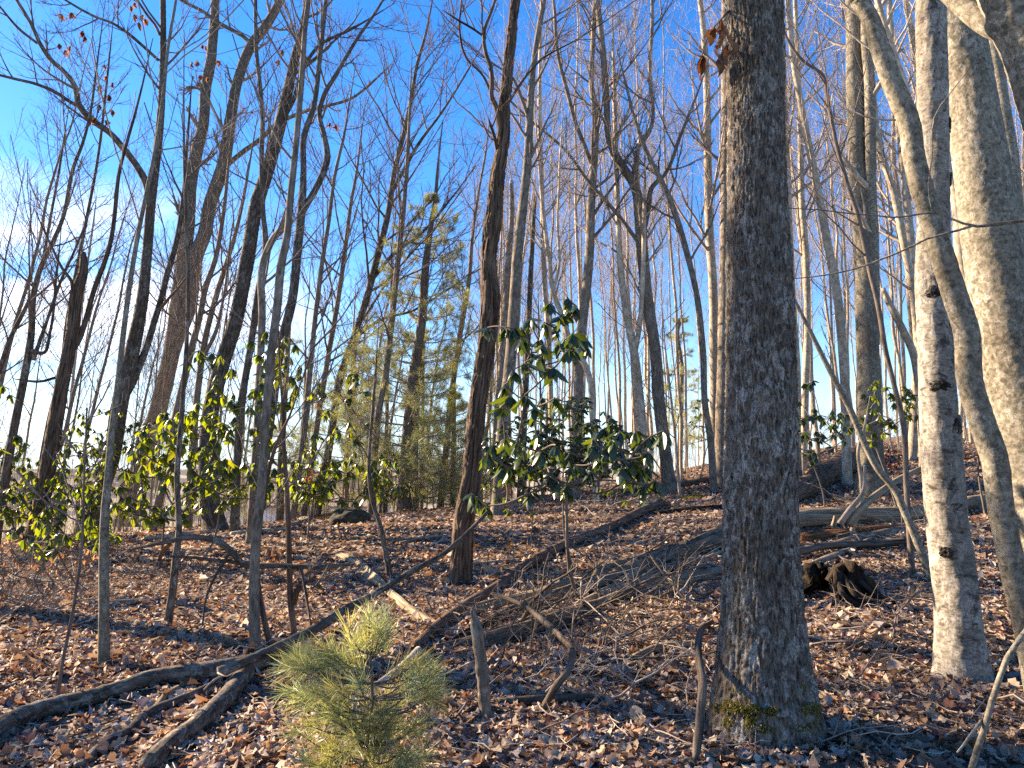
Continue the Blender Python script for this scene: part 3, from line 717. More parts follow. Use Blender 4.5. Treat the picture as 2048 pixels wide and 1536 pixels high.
tree('t1', 'maple_tree', 'large tree with a long limb arching to the upper left', 'dark',
     [(190,1040,44),(205,970,38),(219,930,37),(240,807,36),(260,722,33),(284,602,26),(294,510,22),(302,410,20),(314,308,18),(323,205,16),(326,102,14),(326,0,12)],
     Y=16.5, ext=4, S=40, style='plates', amp=0.010, step=0.03,
     limbs=[dict(p=[(303,420,15),(290,362,14),(268,325,13),(246,297,13),(214,262,12),(191,246,13),(159,212,12),(150,171,10),(128,142,9),(103,120,9),(82,90,8),(66,55,7),(27,-10,6)], dY=-1.5, ext=2),
            dict(p=[(162,216,8),(140,204,7),(116,188,7),(68,167,6),(30,158,6),(-10,148,5)], dY=-0.4), dict(p=[(76,88,5),(40,60,5),(0,15,4)], dY=-0.4),
            dict(p=[(318,122,6),(285,92,6),(253,65,6),(225,47,5),(191,34,5),(123,-4,4)], dY=-1.0), dict(p=[(321,72,6),(310,50,5),(297,34,5),(270,-5,5)], dY=-0.5),
            dict(p=[(238,815,14),(262,772,15),(276,735,15),(290,700,14),(308,640,13),(321,600,12),(335,550,12),(352,490,11),(366,400,9),(372,320,7)], dY=0.5, ext=2)], cr=dict(n1=10, len1=3.0, f0=0.6), cf=7)
tree('l1', 'maple_tree', 'forked bare tree near the left edge', 'dark',
     [(2,1010,22),(10,961,20),(31,842,18),(48,756,17),(62,671,15),(68,585,13),(82,534,11),(103,490,10),(123,444,9),(150,325,8),(164,290,7),(178,239,6),(190,160,5)], Y=15, ext=2,
     limbs=[dict(p=[(66,720,9),(90,650,7),(118,570,6),(150,500,5)],ext=1), dict(p=[(60,700,8),(88,705,7),(100,660,6),(112,560,5)], ext=1)], cr=dict(n1=14, len1=2.2, f0=0.35))
tree('l2', 'snag', 'brown snag with a broken pointed top near the left edge', 'shag',
     [(62,1098,36),(82,1013,31),(103,893,28),(123,773,26),(144,671,22),(154,585,22),(166,544,17),(167,518,13),(167,504,7)], ext=0, S=30, style='furrow', amp=0.02, step=0.03,
     limbs=[dict(p=[(140,700,14),(150,690,12),(167,654,11),(188,585,10),(219,500,9),(243,325,7),(270,222,5)], ext=1.5, dY=0.3), dict(p=[(142,660,10),(141,610,9),(143,560,7),(128,540,6),(108,500,5)], ext=0.8), dict(p=[(118,752,6),(80,763,6),(58,762,5)],ext=0.3)])
tree('l3', 'maple_tree', 'thin bare tree leaning at the very left edge', 'dark',
     [(-30,800,12),(0,735,11),(20,678,10),(44,630,9),(65,585,8),(85,520,7),(100,440,6),(120,330,5)], Y=18, ext=2, cr=dict(n1=14, len1=2.4, f0=0.25))
tree('l4', 'maple_tree', 'slim dark trunk tucked behind the broken topped snag', 'dark',
     [(76,985,15),(90,890,14),(104,820,13),(120,760,12),(135,640,10),(165,480,8),(195,320,6),(215,150,5)], Y=18.5, ext=2, cr=dict(n1=14, len1=2.4, f0=0.35))
tree('l5', 'maple_tree', 'slim grey trunk between the arching limb tree and the two stemmed tree', 'grey',
     [(318,1000,16),(340,900,15),(352,830,15),(368,760,14),(384,690,13),(398,640,12),(410,580,11),(430,520,10),(445,440,8),(455,350,6)], Y=18, ext=2.5, cr=dict(n1=14, len1=2.2, f0=0.4))
tree('l6', 'maple_tree', 'slender trunk right of the two stemmed tree with a bent top', 'grey',
     [(378,1000,14),(388,860,14),(398,760,13),(410,680,12),(430,600,11),(447,545,10),(470,470,8),(490,380,6)], Y=19, ext=2.5, limbs=[[(402,720,9),(430,665,8),(445,600,6),(455,530,5)]], cr=dict(n1=12, len1=2.2, f0=0.4))
tree('l7', 'maple_tree', 'thin grey tree right of the dark forked tree', 'grey',
     [(590,1000,14),(606,880,13),(618,760,12),(630,640,10),(645,520,9),(658,440,8),(668,360,7),(690,260,5)], Y=21, ext=2.5, cr=dict(n1=18, len1=2.8, f0=0.3))
tree('l8', 'maple_tree', 'thin straight tree between dark forked tree and leaning brown tree', 'grey',
     [(612,1000,13),(634,850,12),(655,720,11),(676,600,10),(690,500,9),(700,420,7),(715,330,5)], Y=23, ext=2.5, cr=dict(n1=18, len1=2.8, f0=0.3))
# --- saplings rising from the near ground
tree('s1', 'sapling', 'pale straight sapling standing on lit leaves at the left', 'beech',
     [(207,1331,24),(208,1216,20),(208,1096,18),(211,1011,16),(216,961,15),(222,876,13),(232,800,12),(243,700,11),(258,580,10),(274,480,9),(292,390,8),(311,300,8),(325,205,7),(336,96,6),(352,0,5)], ext=1.5, S=12, cr=dict(n1=9, len1=1.4, f0=0.5, n2=3, n3=3))
tree('s2', 'sapling', 'dark sapling on the lit leaves between two pale saplings', 'dark',
     [(335,1250,22),(340,1215,16),(345,1182,16),(352,1113,15),(358,1062,13),(354,960,11),(362,850,10),(368,760,9),(374,671,8),(376,560,7),(372,440,6),(368,300,5)], ext=1.0, S=10, cr=dict(n1=8, len1=1.2, f0=0.5, n2=3, n3=3))
tree('s3', 'sapling', 'smooth grey sapling rising from behind the long fallen branch', 'grey',
     [(512,1306,24),(509,1148,20),(515,1045,19),(520,1005,18),(531,850,17),(543,705,17),(554,620,17),(566,510,16),(571,490,15),(581,393,14),(595,256,12),(605,137,11),(612,34,9),(616,0,8)], ext=2, S=14, cr=dict(n1=9, len1=1.8, f0=0.55, n2=4, n3=3))
tree('s4', 'sapling', 'thin brown sapling close beside the smooth grey sapling', 'redlog',
     [(540,1290,12),(524,1216,12),(512,1140,12),(514,1080,10),(526,1010,9),(540,930,8),(556,880,7),(580,830,5)], Y=6.4, ext=0.6, S=8, cr=dict(n1=6, len1=0.9, f0=0.4, n2=3, n3=2))
tree('s5', 'sapling', 'thin dead sapling with a hooked branch left of the small pine', 'redlog',
     [(588,1272,15),(584,1230,13),(581,1202,13),(579,1148,12),(577,1060,11),(574,980,9),(568,900,8),(566,820,6),(560,740,5)], ext=0.8, S=9,
     limbs=[dict(p=[(582,1208,12),(590,1178,12),(602,1165,11),(613,1161,10),(630,1166,8),(640,1178,6)], ext=0.06, dY=-0.2)], cr=dict(n1=6, len1=0.9, f0=0.4, n2=3, n3=2))
tree('s6', 'sapling', 'crooked bare sapling on the leaf bed left of the shaggy trunk', 'dark',
     [(779,1155,14),(774,1120,12),(769,1096,11),(764,1065,10),(757,1040,9),(745,1005,8),(738,950,8),(742,860,6),(750,760,5)], ext=0.8, S=9, cr=dict(n1=7, len1=0.9, f0=0.4, n2=3, n3=3))
tree('s7', 'sapling', 'long thin stick sapling at the lower left', 'twig',
     [(112,1404,8),(120,1360,8),(126,1319,7),(135,1275,7),(144,1233,7),(153,1175,6),(161,1120,6),(166,1040,5),(168,960,4)], ext=0.5, S=7, cr=dict(n1=5, len1=0.6, f0=0.5, n2=3, n3=2))
tree('pole', 'sapling', 'bare pale pole curving up leftward across the right middle ground', 'beech',
     [(1864,1160,18),(1856,1136,17),(1844,1107,16),(1826,1062,15),(1809,1023,15),(1789,978,14),(1758,941,14),(1724,876,12),(1700,818,12),(1676,773,11),(1652,726,10),(1621,664,9),(1598,618,7),(1578,575,5)], ext=0.5, S=12, flare=0.1)
tree('s9', 'sapling', 'thin lichen spotted stem at the lower right corner', 'beech',
     [(1945,1530,12),(1952,1505,12),(1963,1480,12),(1980,1414,11),(1997,1363,11),(2018,1308,11),(2048,1267,10),(2085,1215,9),(2130,1140,8)], Y=3.55, ext=1.2, S=9, flare=0.1,
     limbs=[dict(p=[(1966,1443,7),(1946,1468,6),(1926,1496,5)], ext=0.05, dY=-0.1)])
tree('s10', 'sapling', 'pale forked thin sapling behind the fallen log', 'pale',
     [(1713,1035,10),(1722,1010,9),(1722,960,8),(1716,900,7),(1730,850,6)], Y=12, ext=0.5, S=7, flare=0.1)
for k, (px, py, w, lean, top, lab) in enumerate([
        (760,1022,7,46,700,'hair thin stem between the leaning brown tree and the mossy boulder'), (843,1005,7,8,520,'hair thin stem just right of the pine foot'),
        (955,1020,7,38,560,'hair thin stem right of the shaggy trunk foot'), (1085,1000,6,-8,620,'hair thin stem under the rhododendron top leaves'),
        (1275,975,6,-22,560,'hair thin stem left of the crooked forked tree foot'), (1360,990,7,-30,690,'pale hair thin stem right of the crooked forked tree foot'),
        (1672,905,6,-20,380,'hair thin stem over the log behind the oak'), (1810,890,6,-40,330,'hair thin stem left of the white birch'), (120,1010,7,70,420,'hair thin stem behind the broken topped snag'),
        (690,1015,6,20,600,'hair thin stem beside the mossy boulder')]):
    tree('h%d' % k, 'sapling', lab, 'twig' if k < 4 else 'paletwig', [(px, py, w), (px + lean * .3, py + (top - py) * .35, w * .85), (px + lean * .65, py + (top - py) * .7, w * .65), (px + lean, top, w * .4)],
         ext=0.8, S=6, flare=0.1, cr=dict(n1=12, len1=1.3, f0=0.3, n2=3, n3=3))

# ---------------------------------------------------------------- far bare trees: a few models, copied one by one
def bare_model(name, H, r, mkey, cm, lean, dens, fork, n4_=2):
    root = thing(name, 'x', 'tree')
    n = 9
    zt = np.linspace(-0.3, H, n)
    x = lean * (zt / H).clip(0, 1) ** 1.3 * H + 0.10 * np.cumsum(RNG.normal(size=n)) * 0.5
    y = 0.10 * np.cumsum(RNG.normal(size=n)) * 0.5
    rows = np.stack([x, y, zt, r * (1 - 0.88 * (zt / H).clip(0, 1) ** 1.1)], 1)
    mb = MB(); P, R = trunk(mb, rows, 10, 0.35, None, 0, 0.35, RNG.uniform(0, 9), 0.06)
    mb.build('trunk', M[mkey], root)
    cb_ = MB(); stems = [(P, R)]
    for k in range(fork):
        i = int(len(P) * RNG.uniform(0.35, 0.6)); a = RNG.uniform(0, 6.28); L = H * RNG.uniform(0.3, 0.45)
        s = np.linspace(0, 1, 7)
        q = np.stack([P[i, 0] + math.cos(a) * L * 0.33 * s ** 0.7, P[i, 1] + math.sin(a) * L * 0.33 * s ** 0.7, P[i, 2] + L * s], 1)
        rr = R[i] * 0.6 * (1 - 0.85 * s)
        m2 = MB(); tubes(m2, q, rr, 7); m2.build('limb', M[mkey], root); stems.append((q, rr))
    for j, (p_, r_) in enumerate(stems):
        crown(cb_, p_, r_, n1=dens if j == 0 else dens // 2, len1=2.6 if j == 0 else 1.7, f0=0.36 if j == 0 else 0.3, n2=5, n3=5, n4=n4_ if j == 0 else 0, ang1=(28, 62), up1=0.45, fine=0.0038, thick=0.34)
    cb_.build('crown', M[cm], root)
    return root

right_models = [bare_model('bare_tree', 15 + k * 0.9, 0.055 + 0.012 * (k % 4), 'pale', 'paletwig', RNG.uniform(-0.05, 0.05), 15, k % 3, 1) for k in range(6)]
left_models = [bare_model('bare_tree', 11 + k * 0.9, 0.065 + 0.012 * (k % 3), 'grey', 'twig', RNG.uniform(0.03, 0.12), 18, k % 2) for k in range(5)]
LAB_R = 'slender bare tree in the crowded sunny stand behind the big oak and the rhododendron'
LAB_L = 'thin bare tree with fine twigs standing beyond the ridge behind the left hand trees'
placed = []
used = set()
def zone(px, left):
    if left:
        if px < 300: return 'thin bare tree beyond the ridge behind the arching limb tree and the snag', 'thin bare trees beyond the ridge at the far left'
        if px < 620: return 'thin bare tree beyond the ridge seen through the thick leaning trunks', 'thin bare trees beyond the ridge behind the leaning trunks'
        return 'thin bare tree beyond the ridge round the white pine and the shaggy trunk', 'thin bare trees beyond the ridge by the pine'
    if px < 1180: return 'slender bare tree on the slope behind the open rhododendron', 'bare trees behind the rhododendron'
    if px < 1450: return 'slender bare tree on the slope between the rhododendron and the big oak', 'bare trees left of the big oak'
    if px < 1860: return 'slender pale bare tree on the slope between the big oak and the white birch', 'bare trees between the oak and the birch'
    return 'slender pale bare tree behind the birch and the mottled trunks at the right edge', 'bare trees at the right edge'
def place_far(models, px, Y, label, group, smin=0.85, smax=1.15):
    x = (px - 1024) / F * Y * 1.0
    for (a, b) in placed:
        if (a - x) ** 2 + (b - Y) ** 2 < 1.0: return False
    placed.append((x, Y))
    src = models[int(RNG.integers(len(models)))]
    o = src if id(src) not in used else copy_tree(src)
    used.add(id(src))
    s = RNG.uniform(smin, smax)
    o.location = (x, Y, hz(x, Y) - 0.02); o.rotation_euler = (RNG.normal() * 0.02, RNG.normal() * 0.02, RNG.uniform(0, 6.28)); o.scale = (s, s, s)
    if label is LAB_L: o.rotation_euler[2] = RNG.uniform(-0.9, 0.9)
    o['label'], o['group'] = zone(px, label is LAB_L)
    return True
n = 0
while n < 150:
    px = RNG.uniform(960, 2250); Y = RNG.uniform(20, 58) if px > 1350 else RNG.uniform(23, 48)
    n += place_far(right_models, px, Y, LAB_R, 'bare trees crowding the slope behind')
n = 0
while n < 36:
    px = RNG.uniform(-200, 960); Y = RNG.uniform(22, 46)
    n += place_far(left_models, px, Y, LAB_L, 'thin bare trees beyond the ridge')
n = 0
while n < 26:
    px = RNG.uniform(-60, 980); Y = RNG.uniform(21, 34)
    n += place_far(left_models, px, Y, LAB_L, 'thin bare trees beyond the ridge', 0.28, 0.5)

# bare undergrowth along the ridge: nobody could count these stems
def thicket(name, label, n, x0, x1, y0, y1, hmin, hmax, mk):
    m2 = MB()
    x = RNG.uniform(x0, x1, n); y = RNG.uniform(y0, y1, n); H = RNG.uniform(hmin, hmax, n); s = np.linspace(0, 1, 6)
    P = np.stack([x[:, None] + RNG.normal(size=(n, 1)) * .16 * H[:, None] * s, y[:, None] + RNG.normal(size=(n, 1)) * .16 * H[:, None] * s, (hgt(x, y) - .05)[:, None] + H[:, None] * s], -1)
    P[..., :2] += np.cumsum(RNG.normal(size=(n, 6, 2)), 1) * .02 * H[:, None, None] * s[None, :, None]
    r = RNG.uniform(.006, .014, (n, 1)) * (1 - .75 * s); tubes(m2, P, r, 4)
    A, ra = grow(P, r, 7, .4, .55, 4, (25, 55), .2, .2, .98, .08); tubes(m2, A, np.maximum(ra, .0035), 3)
    B_, rb = grow(A, ra, 4, .5, .6, 3, (25, 55), .1, .2, .98, .08); tubes(m2, B_, np.maximum(rb, .0028), 3)
    o = m2.build(name, M[mk]); o['kind'] = 'stuff'; o['label'] = label; o['category'] = 'undergrowth'
thicket('undergrowth', 'mass of bare thin undergrowth along the ridge behind the left hand trees', 420, -24, -1, 19, 38, 1.0, 3.2, 'twig')
thicket('undergrowth', 'mass of pale bare undergrowth on the slope behind the big oak', 260, -1, 26, 22, 50, .8, 2.6, 'paletwig')

# ---------------------------------------------------------------- white pines behind the crest
def needles(mb, C, D, n, length, width, spread, droop, col, jit=0.25):
    """tufts at C (B,3) pointing along D (B,3): n needles each"""
    B = len(C)
    D = norm(D)
    rnd = norm(RNG.normal(size=(B, n, 3)))
    a = RNG.uniform(spread[0], spread[1], (B, n, 1))
    perp = norm(rnd - (rnd * D[:, None]).sum(-1, keepdims=True) * D[:, None])
    d = norm(np.cos(a) * D[:, None] + np.sin(a) * perp)
    L = length * RNG.uniform(0.7, 1.15, (B, n, 1))
    st = C[:, None] + D[:, None] * RNG.uniform(-1.0, 0.25, (B, n, 1)) * length * 0.7
    mid = st + d * L * 0.55; tip = st + d * L; 
    mid[..., 2] -= droop * L[..., 0] * 0.25; tip[..., 2] -= droop * L[..., 0]
    wv = norm(np.cross(d, norm(RNG.normal(size=(B, n, 3))))) * width * 0.5
    V = np.stack([st - wv * .7, st + wv * .7, mid - wv, mid + wv, tip], 2)      # (B,n,5,3)
    c = np.asarray(col)[None, None] * RNG.uniform(1 - jit, 1 + jit, (B, n, 1)) * np.array([1, 1, 1])
    c = c * (1 + RNG.normal(size=(B, n, 3)) * 0.06)
    k = np.arange(B * n)[:, None] * 5
    mb.add(V, [k + np.array([[0, 1, 3, 2]]), k + np.array([[2, 3, 4]])], None, np.repeat(c.reshape(-1, 1, 3), 5, 1))

def white_pine(label, pts, Y, H, z0, ntier, rmax, seed, mk='pine', nper=5, n_need=26, flip=1.0):
    rows = world_rows(pts, Y)
    x0, y0, r0 = rows[0][0], rows[0][1], rows[0][3]
    g = hz(x0, y0)
    rows[0] = (x0, y0, g - 0.15, r0 * 1.1)
    a = np.array(rows[-1])
    if a[2] < g + H: rows.append((a[0] + 0.3, a[1], g + H, 0.02))
    t = thing('white_pine', label, 'pine tree', (x0, y0, g))
    mb = MB(); P, R = trunk(mb, rows, 14, 0.12, 'smooth', 0.006, 0.3, seed); mb.build('trunk', M[mk], t)
    fol = MB()
    C = []; D = []
    for k in range(ntier):
        f = k / (ntier - 1)
        z = g + z0 + (H - z0 - 0.3) * f
        i = int(np.argmin(np.abs(P[:, 2] - z)))
        rad = rmax * (1 - f) ** 0.75 + 0.35
        m2 = MB()
        for j in range(nper):
            if RNG.uniform() < 0.12: continue
            az = j * 6.283 / nper + k * 0.8 + RNG.uniform(-0.35, 0.35)
            L = rad * RNG.uniform(0.6, 1.1)
            s = np.linspace(0, 1, 8)
            d = np.array([math.cos(az), math.sin(az), 0])
            q = P[i] + d * (s * L)[:, None] + np.array([0, 0, 1]) * (0.05 * L * s + 0.22 * L * s ** 2)[:, None] + RNG.normal(size=(8, 3)) * 0.02 * L * s[:, None]
            rr = (R[i] * 0.13 + 0.006) * (1 - 0.8 * s)
            tubes(m2, q, rr, 5)
            # side shoots
            ns = max(4, int(L * 8))
            A, ra = grow(q[None], rr[None], ns, 0.34, 0.55, 4, (30, 60), 0.05, 0.3, 1.0, 0.05)
            ra = np.maximum(ra, 0.004); tubes(m2, A, ra, 3)
            B_, rb = grow(A, ra, 3, 0.6, 0.7, 3, (25, 50), 0.08, 0.25, 1.0, 0.05)
            tubes(m2, B_, np.maximum(rb, 0.0035), 3)
            for Q in (A, B_):
                C.append(Q[:, -1]); D.append(Q[:, -1] - Q[:, -2])
                C.append((Q[:, -1] + Q[:, -2]) / 2); D.append(Q[:, -1] - Q[:, -2])
            C.append(q[-1:]); D.append(q[-1:] - q[-2:-1])
        if m2.n: m2.build('branch_whorl', M['paletwig'], t)
    C = np.concatenate(C); D = np.concatenate(D) + np.array([0, 0, 0.02])
    needles(fol, C, D, n_need, 0.17, 0.0048, (0.25, 1.2), 0.25, (0.40, 0.41, 0.19))
    fol.build('foliage', M['needle'], t, smooth=False, kind='stuff')
    return t

white_pine('tall white pine with soft yellow green needles left of the shaggy trunk',
           [(808,1006,24),(816,850,21),(824,773,20),(844,637,18),(851,534,15),(858,478,12),(871,393,8),(878,308,4),(886,240,1.5)], 21.5, 9.6, 0.7, 15, 2.7, 1.0, n_need=14)
white_pine('second pine trunk with sparse foliage close right of the tall white pine',
           [(822,1004,24),(826,900,21),(831,800,18),(838,700,14),(846,600,9)], 22.6, 6.3, 0.5, 10, 2.4, 2.0, n_need=15)
white_pine('low bushy young pine beside the foot of the shaggy trunk',
           [(905,1000,12),(907,900,10),(908,800,8),(910,740,5)], 23.5, 3.9, 0.25, 9, 1.8, 3.0, n_need=13)
white_pine('young pine glimpsed behind the two dark trunks at the left centre',
           [(560,1010,16),(566,850,13),(574,720,11),(580,600,8)], 24.0, 6.4, 0.8, 8, 1.6, 4.0, n_need=10)
white_pine('pale young pine half hidden behind the leaning brown tree',
           [(690,1010,14),(696,880,12),(704,780,10),(712,680,7)], 25.5, 6.4, 0.6, 10, 2.0, 5.0, n_need=11)
white_pine('small dark pine seen far back just left of the big oak',
           [(1358,950,12),(1362,850,10),(1364,740,8),(1366,640,5)], 34.0, 7.2, 1.2, 8, 1.3, 6.0, n_need=14)

# two tall pines out of frame on the left: the shade over the near ground comes from there
white_pine('pine standing out of frame to the left, low boughs', [(-860, 1300, 60), (-860, 400, 40), (-860, -200, 20)], 5.4, 7.0, 1.0, 12, 0.9, 8.0, n_need=9, nper=4)
white_pine('pine standing out of frame to the left, high bare stem', [(-540, 1200, 60), (-540, 200, 40), (-540, -500, 24)], 10.9, 13.0, 5.8, 9, 1.7, 9.0, n_need=10, nper=4)

# ---------------------------------------------------------------- evergreen shrubs
def leaf_mesh(name, L, Wd, cup, bend, nseg=5, sharp=1.0, curl=0.0):
    mb = MB(); s = np.linspace(0, 1, nseg + 1)
    w = Wd * 0.5 * np.sin(math.pi * np.clip(s, 0.02, 0.985) ** 0.85) ** 0.75
    y = L * s; z = -bend * L * s ** 2
    V = []
    for k in range(nseg + 1):
        V += [(-w[k], y[k], z[k] - cup * w[k] + curl * RNG.normal() * L), (0, y[k], z[k]), (w[k], y[k], z[k] - cup * w[k] + curl * RNG.normal() * L)]
    f = []
    for k in range(nseg):
        for j in (0, 1): f.append((3 * k + j, 3 * k + j + 1, 3 * k + 4 + j, 3 * k + 3 + j))
    return np.array(V), np.array(f)

def shrub(name, label, cat, base, whorls, leaf, stems_from, nmax=300, mkey='rhodo', cols=None, leaves=(7, 10), stem_w=0.012, droop=(0.7, 1.25), leafname='leaf'):
    """whorls: points (x,y,z); every whorl carries a rosette of drooping leaves; the first nmax leaves are objects"""
    t = thing(name, label, cat, tuple(base))
    base = np.array(base)
    W_ = np.array(whorls)
    # stems: a few main stems, each whorl hangs on the nearest node already grown
    st = MB()
    nodes = [base + np.array([RNG.normal() * 0.14, RNG.normal() * 0.14, 0.0]) for _ in range(stems_from)]
    for nd in nodes:                          # the stems meet in one root crown just under the leaves
        tubes(st, np.array([base + [0, 0, -0.10], (base + nd) / 2 + [0, 0, -0.03], nd + [0, 0, 0.02]]), np.array([stem_w, stem_w * .9, stem_w * .8]), 6)
    order = np.argsort(np.linalg.norm(W_ - base, axis=1))
    for k in order:
        w = W_[k]
        nd = np.array(nodes)
        dist = np.linalg.norm(nd - w, axis=1) + 0.9 * np.maximum(nd[:, 2] - w[2] + 0.02, 0) + (np.arange(len(nd)) < stems_from) * 0.12
        j = int(np.argmin(dist)); p = nd[j]
        L = np.linalg.norm(w - p)
        m = (p + w) / 2 + RNG.normal(size=3) * 0.07 * L + np.array([0, 0, -0.06 * L])
        q = spline(np.array([p, m, w]), 7)
        dep = np.linalg.norm(p - base)
        r0 = max(stem_w * (1.0 - 0.28 * dep), stem_w * 0.34)
        tubes(st, q, np.linspace(r0, max(r0 * 0.6, stem_w * 0.3), 7), 6)
        nodes.append(w); nodes.append(m)
    st.build('stem', M['twig'], t)
    meshes = []
    for k in range(6):
        v, f = leaf_mesh('leaf', leaf * RNG.uniform(0.8, 1.12), leaf * RNG.uniform(0.38, 0.48), RNG.uniform(0.15, 0.5), RNG.uniform(0.08, 0.3))
        c = np.array(cols[k % len(cols)] if cols else (0.045, 0.075, 0.018))
        b = MB(); b.add(v, [f], None, np.broadcast_to(c, v.shape)); meshes.append((b.mesh(leafname, M[mkey]), v, f, c))
    rest = MB(); cnt = 0
    for w in W_:
        n = int(RNG.integers(leaves[0], leaves[1] + 1)); a0 = RNG.uniform(0, 6.28)
        for j in range(n):
            az = a0 + j * 6.283 / n + RNG.normal() * 0.25
            dr = RNG.uniform(*droop); dr = dr if RNG.uniform() > 0.15 else dr * 0.35
            s = RNG.uniform(0.55, 1.2)
            X = Matrix.Translation(Vector(w - np.array(t.location))) @ Matrix.Rotation(az, 4, 'Z') @ Matrix.Rotation(-dr, 4, 'X') @ Matrix.Rotation(RNG.normal() * 0.35, 4, 'Y') @ Matrix.Translation((0, leaf * 0.1, 0)) @ Matrix.Scale(s, 4)
            me, v, f, c = meshes[int(RNG.integers(6))]
            if cnt < nmax:
                o = bpy.data.objects.new(leafname, me); COL.objects.link(o); o.parent = t; o.matrix_basis = X
            else:
                A = np.array(X); rest.add(v @ A[:3, :3].T + A[:3, 3] + np.array(t.location), [f], None, np.broadcast_to(c * RNG.uniform(0.8, 1.2), v.shape))
            cnt += 1
    if rest.n: rest.build('foliage', M[mkey], t, kind='stuff')
    return t

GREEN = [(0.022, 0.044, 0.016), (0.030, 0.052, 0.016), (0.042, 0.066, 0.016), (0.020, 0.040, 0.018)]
def wpts(list_px, Y, dy):
    return [np.array(at(px, py, Y + RNG.uniform(-dy, dy))) for px, py in list_px]
def blob(cx_, cy_, rx, ry, n):
    out = []
    while len(out) < n:
        a, b = RNG.uniform(-1, 1, 2)
        if a * a + b * b < 1: out.append((cx_ + a * rx, cy_ + b * ry))
    return out

R1 = [(1100,605),(1135,595),(1122,632),(1062,635),(1088,645),(1112,650),(1150,610),(1012,655),(1045,680),(1085,690),(1118,685),(1062,705),
      (1165,672),(1172,690),(1148,700),(975,655),(1030,655),(1050,725),(1088,730),(1108,735),(1025,740),(1008,770),(1018,792),(1050,790),(1002,815),
      (1085,795),(1110,795),(1068,815),(1208,855),(1240,862),(1272,862),(1303,870),(1325,862),(1182,888),(1222,880),(1195,912),(1262,955),(1288,970),(1312,960),(1180,940),
      (1100,950),(1132,970),(1062,985),(955,995),(972,1012),(945,985),(1005,935),(1042,925),(1075,905),(1112,890),(985,890),(1010,875),(1140,905),(1150,930),(1240,915)] + blob(1060, 915, 95, 60, 15) + blob(1220, 915, 90, 50, 14) + blob(1095, 680, 65, 60, 6) + blob(1290, 900, 40, 50, 4)
b1 = gnd(1212, 1232)
shrub('rhododendron', 'tall open rhododendron with large drooping dark leaves right of the shaggy trunk', 'shrub', (b1.x, b1.y, b1.z - 0.05), wpts(R1, b1.y - 0.1, 0.55), 0.165, 3, cols=GREEN, stem_w=0.026, leaves=(7, 10), mkey='rhodark')
LA = blob(1040, 890, 75, 60, 90) + blob(1150, 860, 85, 70, 120) + blob(1230, 890, 55, 50, 50) + blob(1100, 935, 120, 50, 110)
bl = at(1130, 1040, 10.5); bl.z = hz(bl.x, bl.y)
shrub('mountain_laurel', 'dense small leaved laurel behind the tall open rhododendron', 'shrub', (bl.x, bl.y, bl.z - 0.05), wpts(LA, bl.y, 0.5), 0.10, 6, cols=GREEN, stem_w=0.02, leaves=(7, 10), droop=(0.1, 0.9), mkey='rhodark')
LIT_GREEN = [(0.055, 0.080, 0.016), (0.062, 0.090, 0.016), (0.040, 0.066, 0.015), (0.072, 0.088, 0.016)]  # sunlit, backlit look put into the leaf colour; GREEN is the darker set
LA = blob(50, 1010, 80, 75, 60) + blob(150, 940, 60, 60, 34) + blob(150, 1025, 85, 60, 54) + blob(200, 900, 30, 40, 8)
p = at(95, 1100, 12.5)
shrub('rhododendron', 'dense rhododendron thicket at the left edge around the broken topped snag', 'shrub', (p.x, p.y + 0.6, hz(p.x, p.y + .6) - 0.05), wpts(LA, p.y + 0.6, 0.9), 0.14, 6, cols=LIT_GREEN, stem_w=0.022)
LA = blob(275, 990, 65, 60, 20) + blob(310, 895, 55, 50, 22) + blob(385, 860, 60, 60, 34) + blob(345, 985, 70, 60, 22) + blob(420, 930, 40, 50, 18)
p = at(330, 1110, 11.0); p.z = hz(p.x, p.y)
shrub('rhododendron', 'rhododendron with sunlit yellow green leaves in front of the two stemmed tree', 'shrub', (p.x, p.y, p.z - 0.05), wpts(LA, p.y, 0.7), 0.165, 4, cols=LIT_GREEN, stem_w=0.022)
LA = blob(405, 712, 38, 16, 8) + blob(548, 690, 48, 32, 12) + blob(585, 725, 35, 30, 8) + blob(470, 770, 55, 35, 11) + blob(455, 835, 50, 45, 18) + blob(520, 810, 60, 50, 16) + blob(480, 960, 65, 60, 24) + blob(560, 780, 50, 60, 10) + blob(330, 840, 40, 30, 6) + blob(535, 920, 45, 60, 18)
p = at(480, 1085, 13.2)
shrub('rhododendron', 'straggling tall rhododendron around the thickest leaning trunk', 'shrub', (p.x, p.y - 1.2, hz(p.x, p.y - 1.2) - 0.05), wpts(LA, p.y - 1.2, 0.7), 0.165, 4, cols=LIT_GREEN, stem_w=0.022, leaves=(7, 9))
LA = blob(705, 770, 42, 30, 10) + blob(640, 790, 25, 30, 5) + blob(620, 945, 60, 50, 34) + blob(690, 960, 65, 45, 38) + blob(765, 950, 45, 45, 22) + blob(690, 855, 70, 50, 12)
p = at(690, 1042, 16.5)
shrub('rhododendron', 'yellow green rhododendron glowing against the sky left of the pine', 'shrub', (p.x, p.y - 3.0, hz(p.x, p.y - 3.0) - 0.05), wpts(LA, p.y - 3.0, 0.7), 0.165, 4, cols=LIT_GREEN, stem_w=0.022, leaves=(6, 9))
LA = blob(95, 1080, 50, 22, 9) + blob(190, 1060, 50, 30, 10) + blob(110, 1050, 40, 20, 5)
p = gnd(150, 1200)
shrub('rhododendron', 'low rhododendron branch in bright leaf at the left over dry brush', 'shrub', (p.x, p.y, p.z - 0.05), wpts(LA, p.y, 0.35), 0.14, 2, cols=LIT_GREEN, stem_w=0.014, leaves=(6, 9))
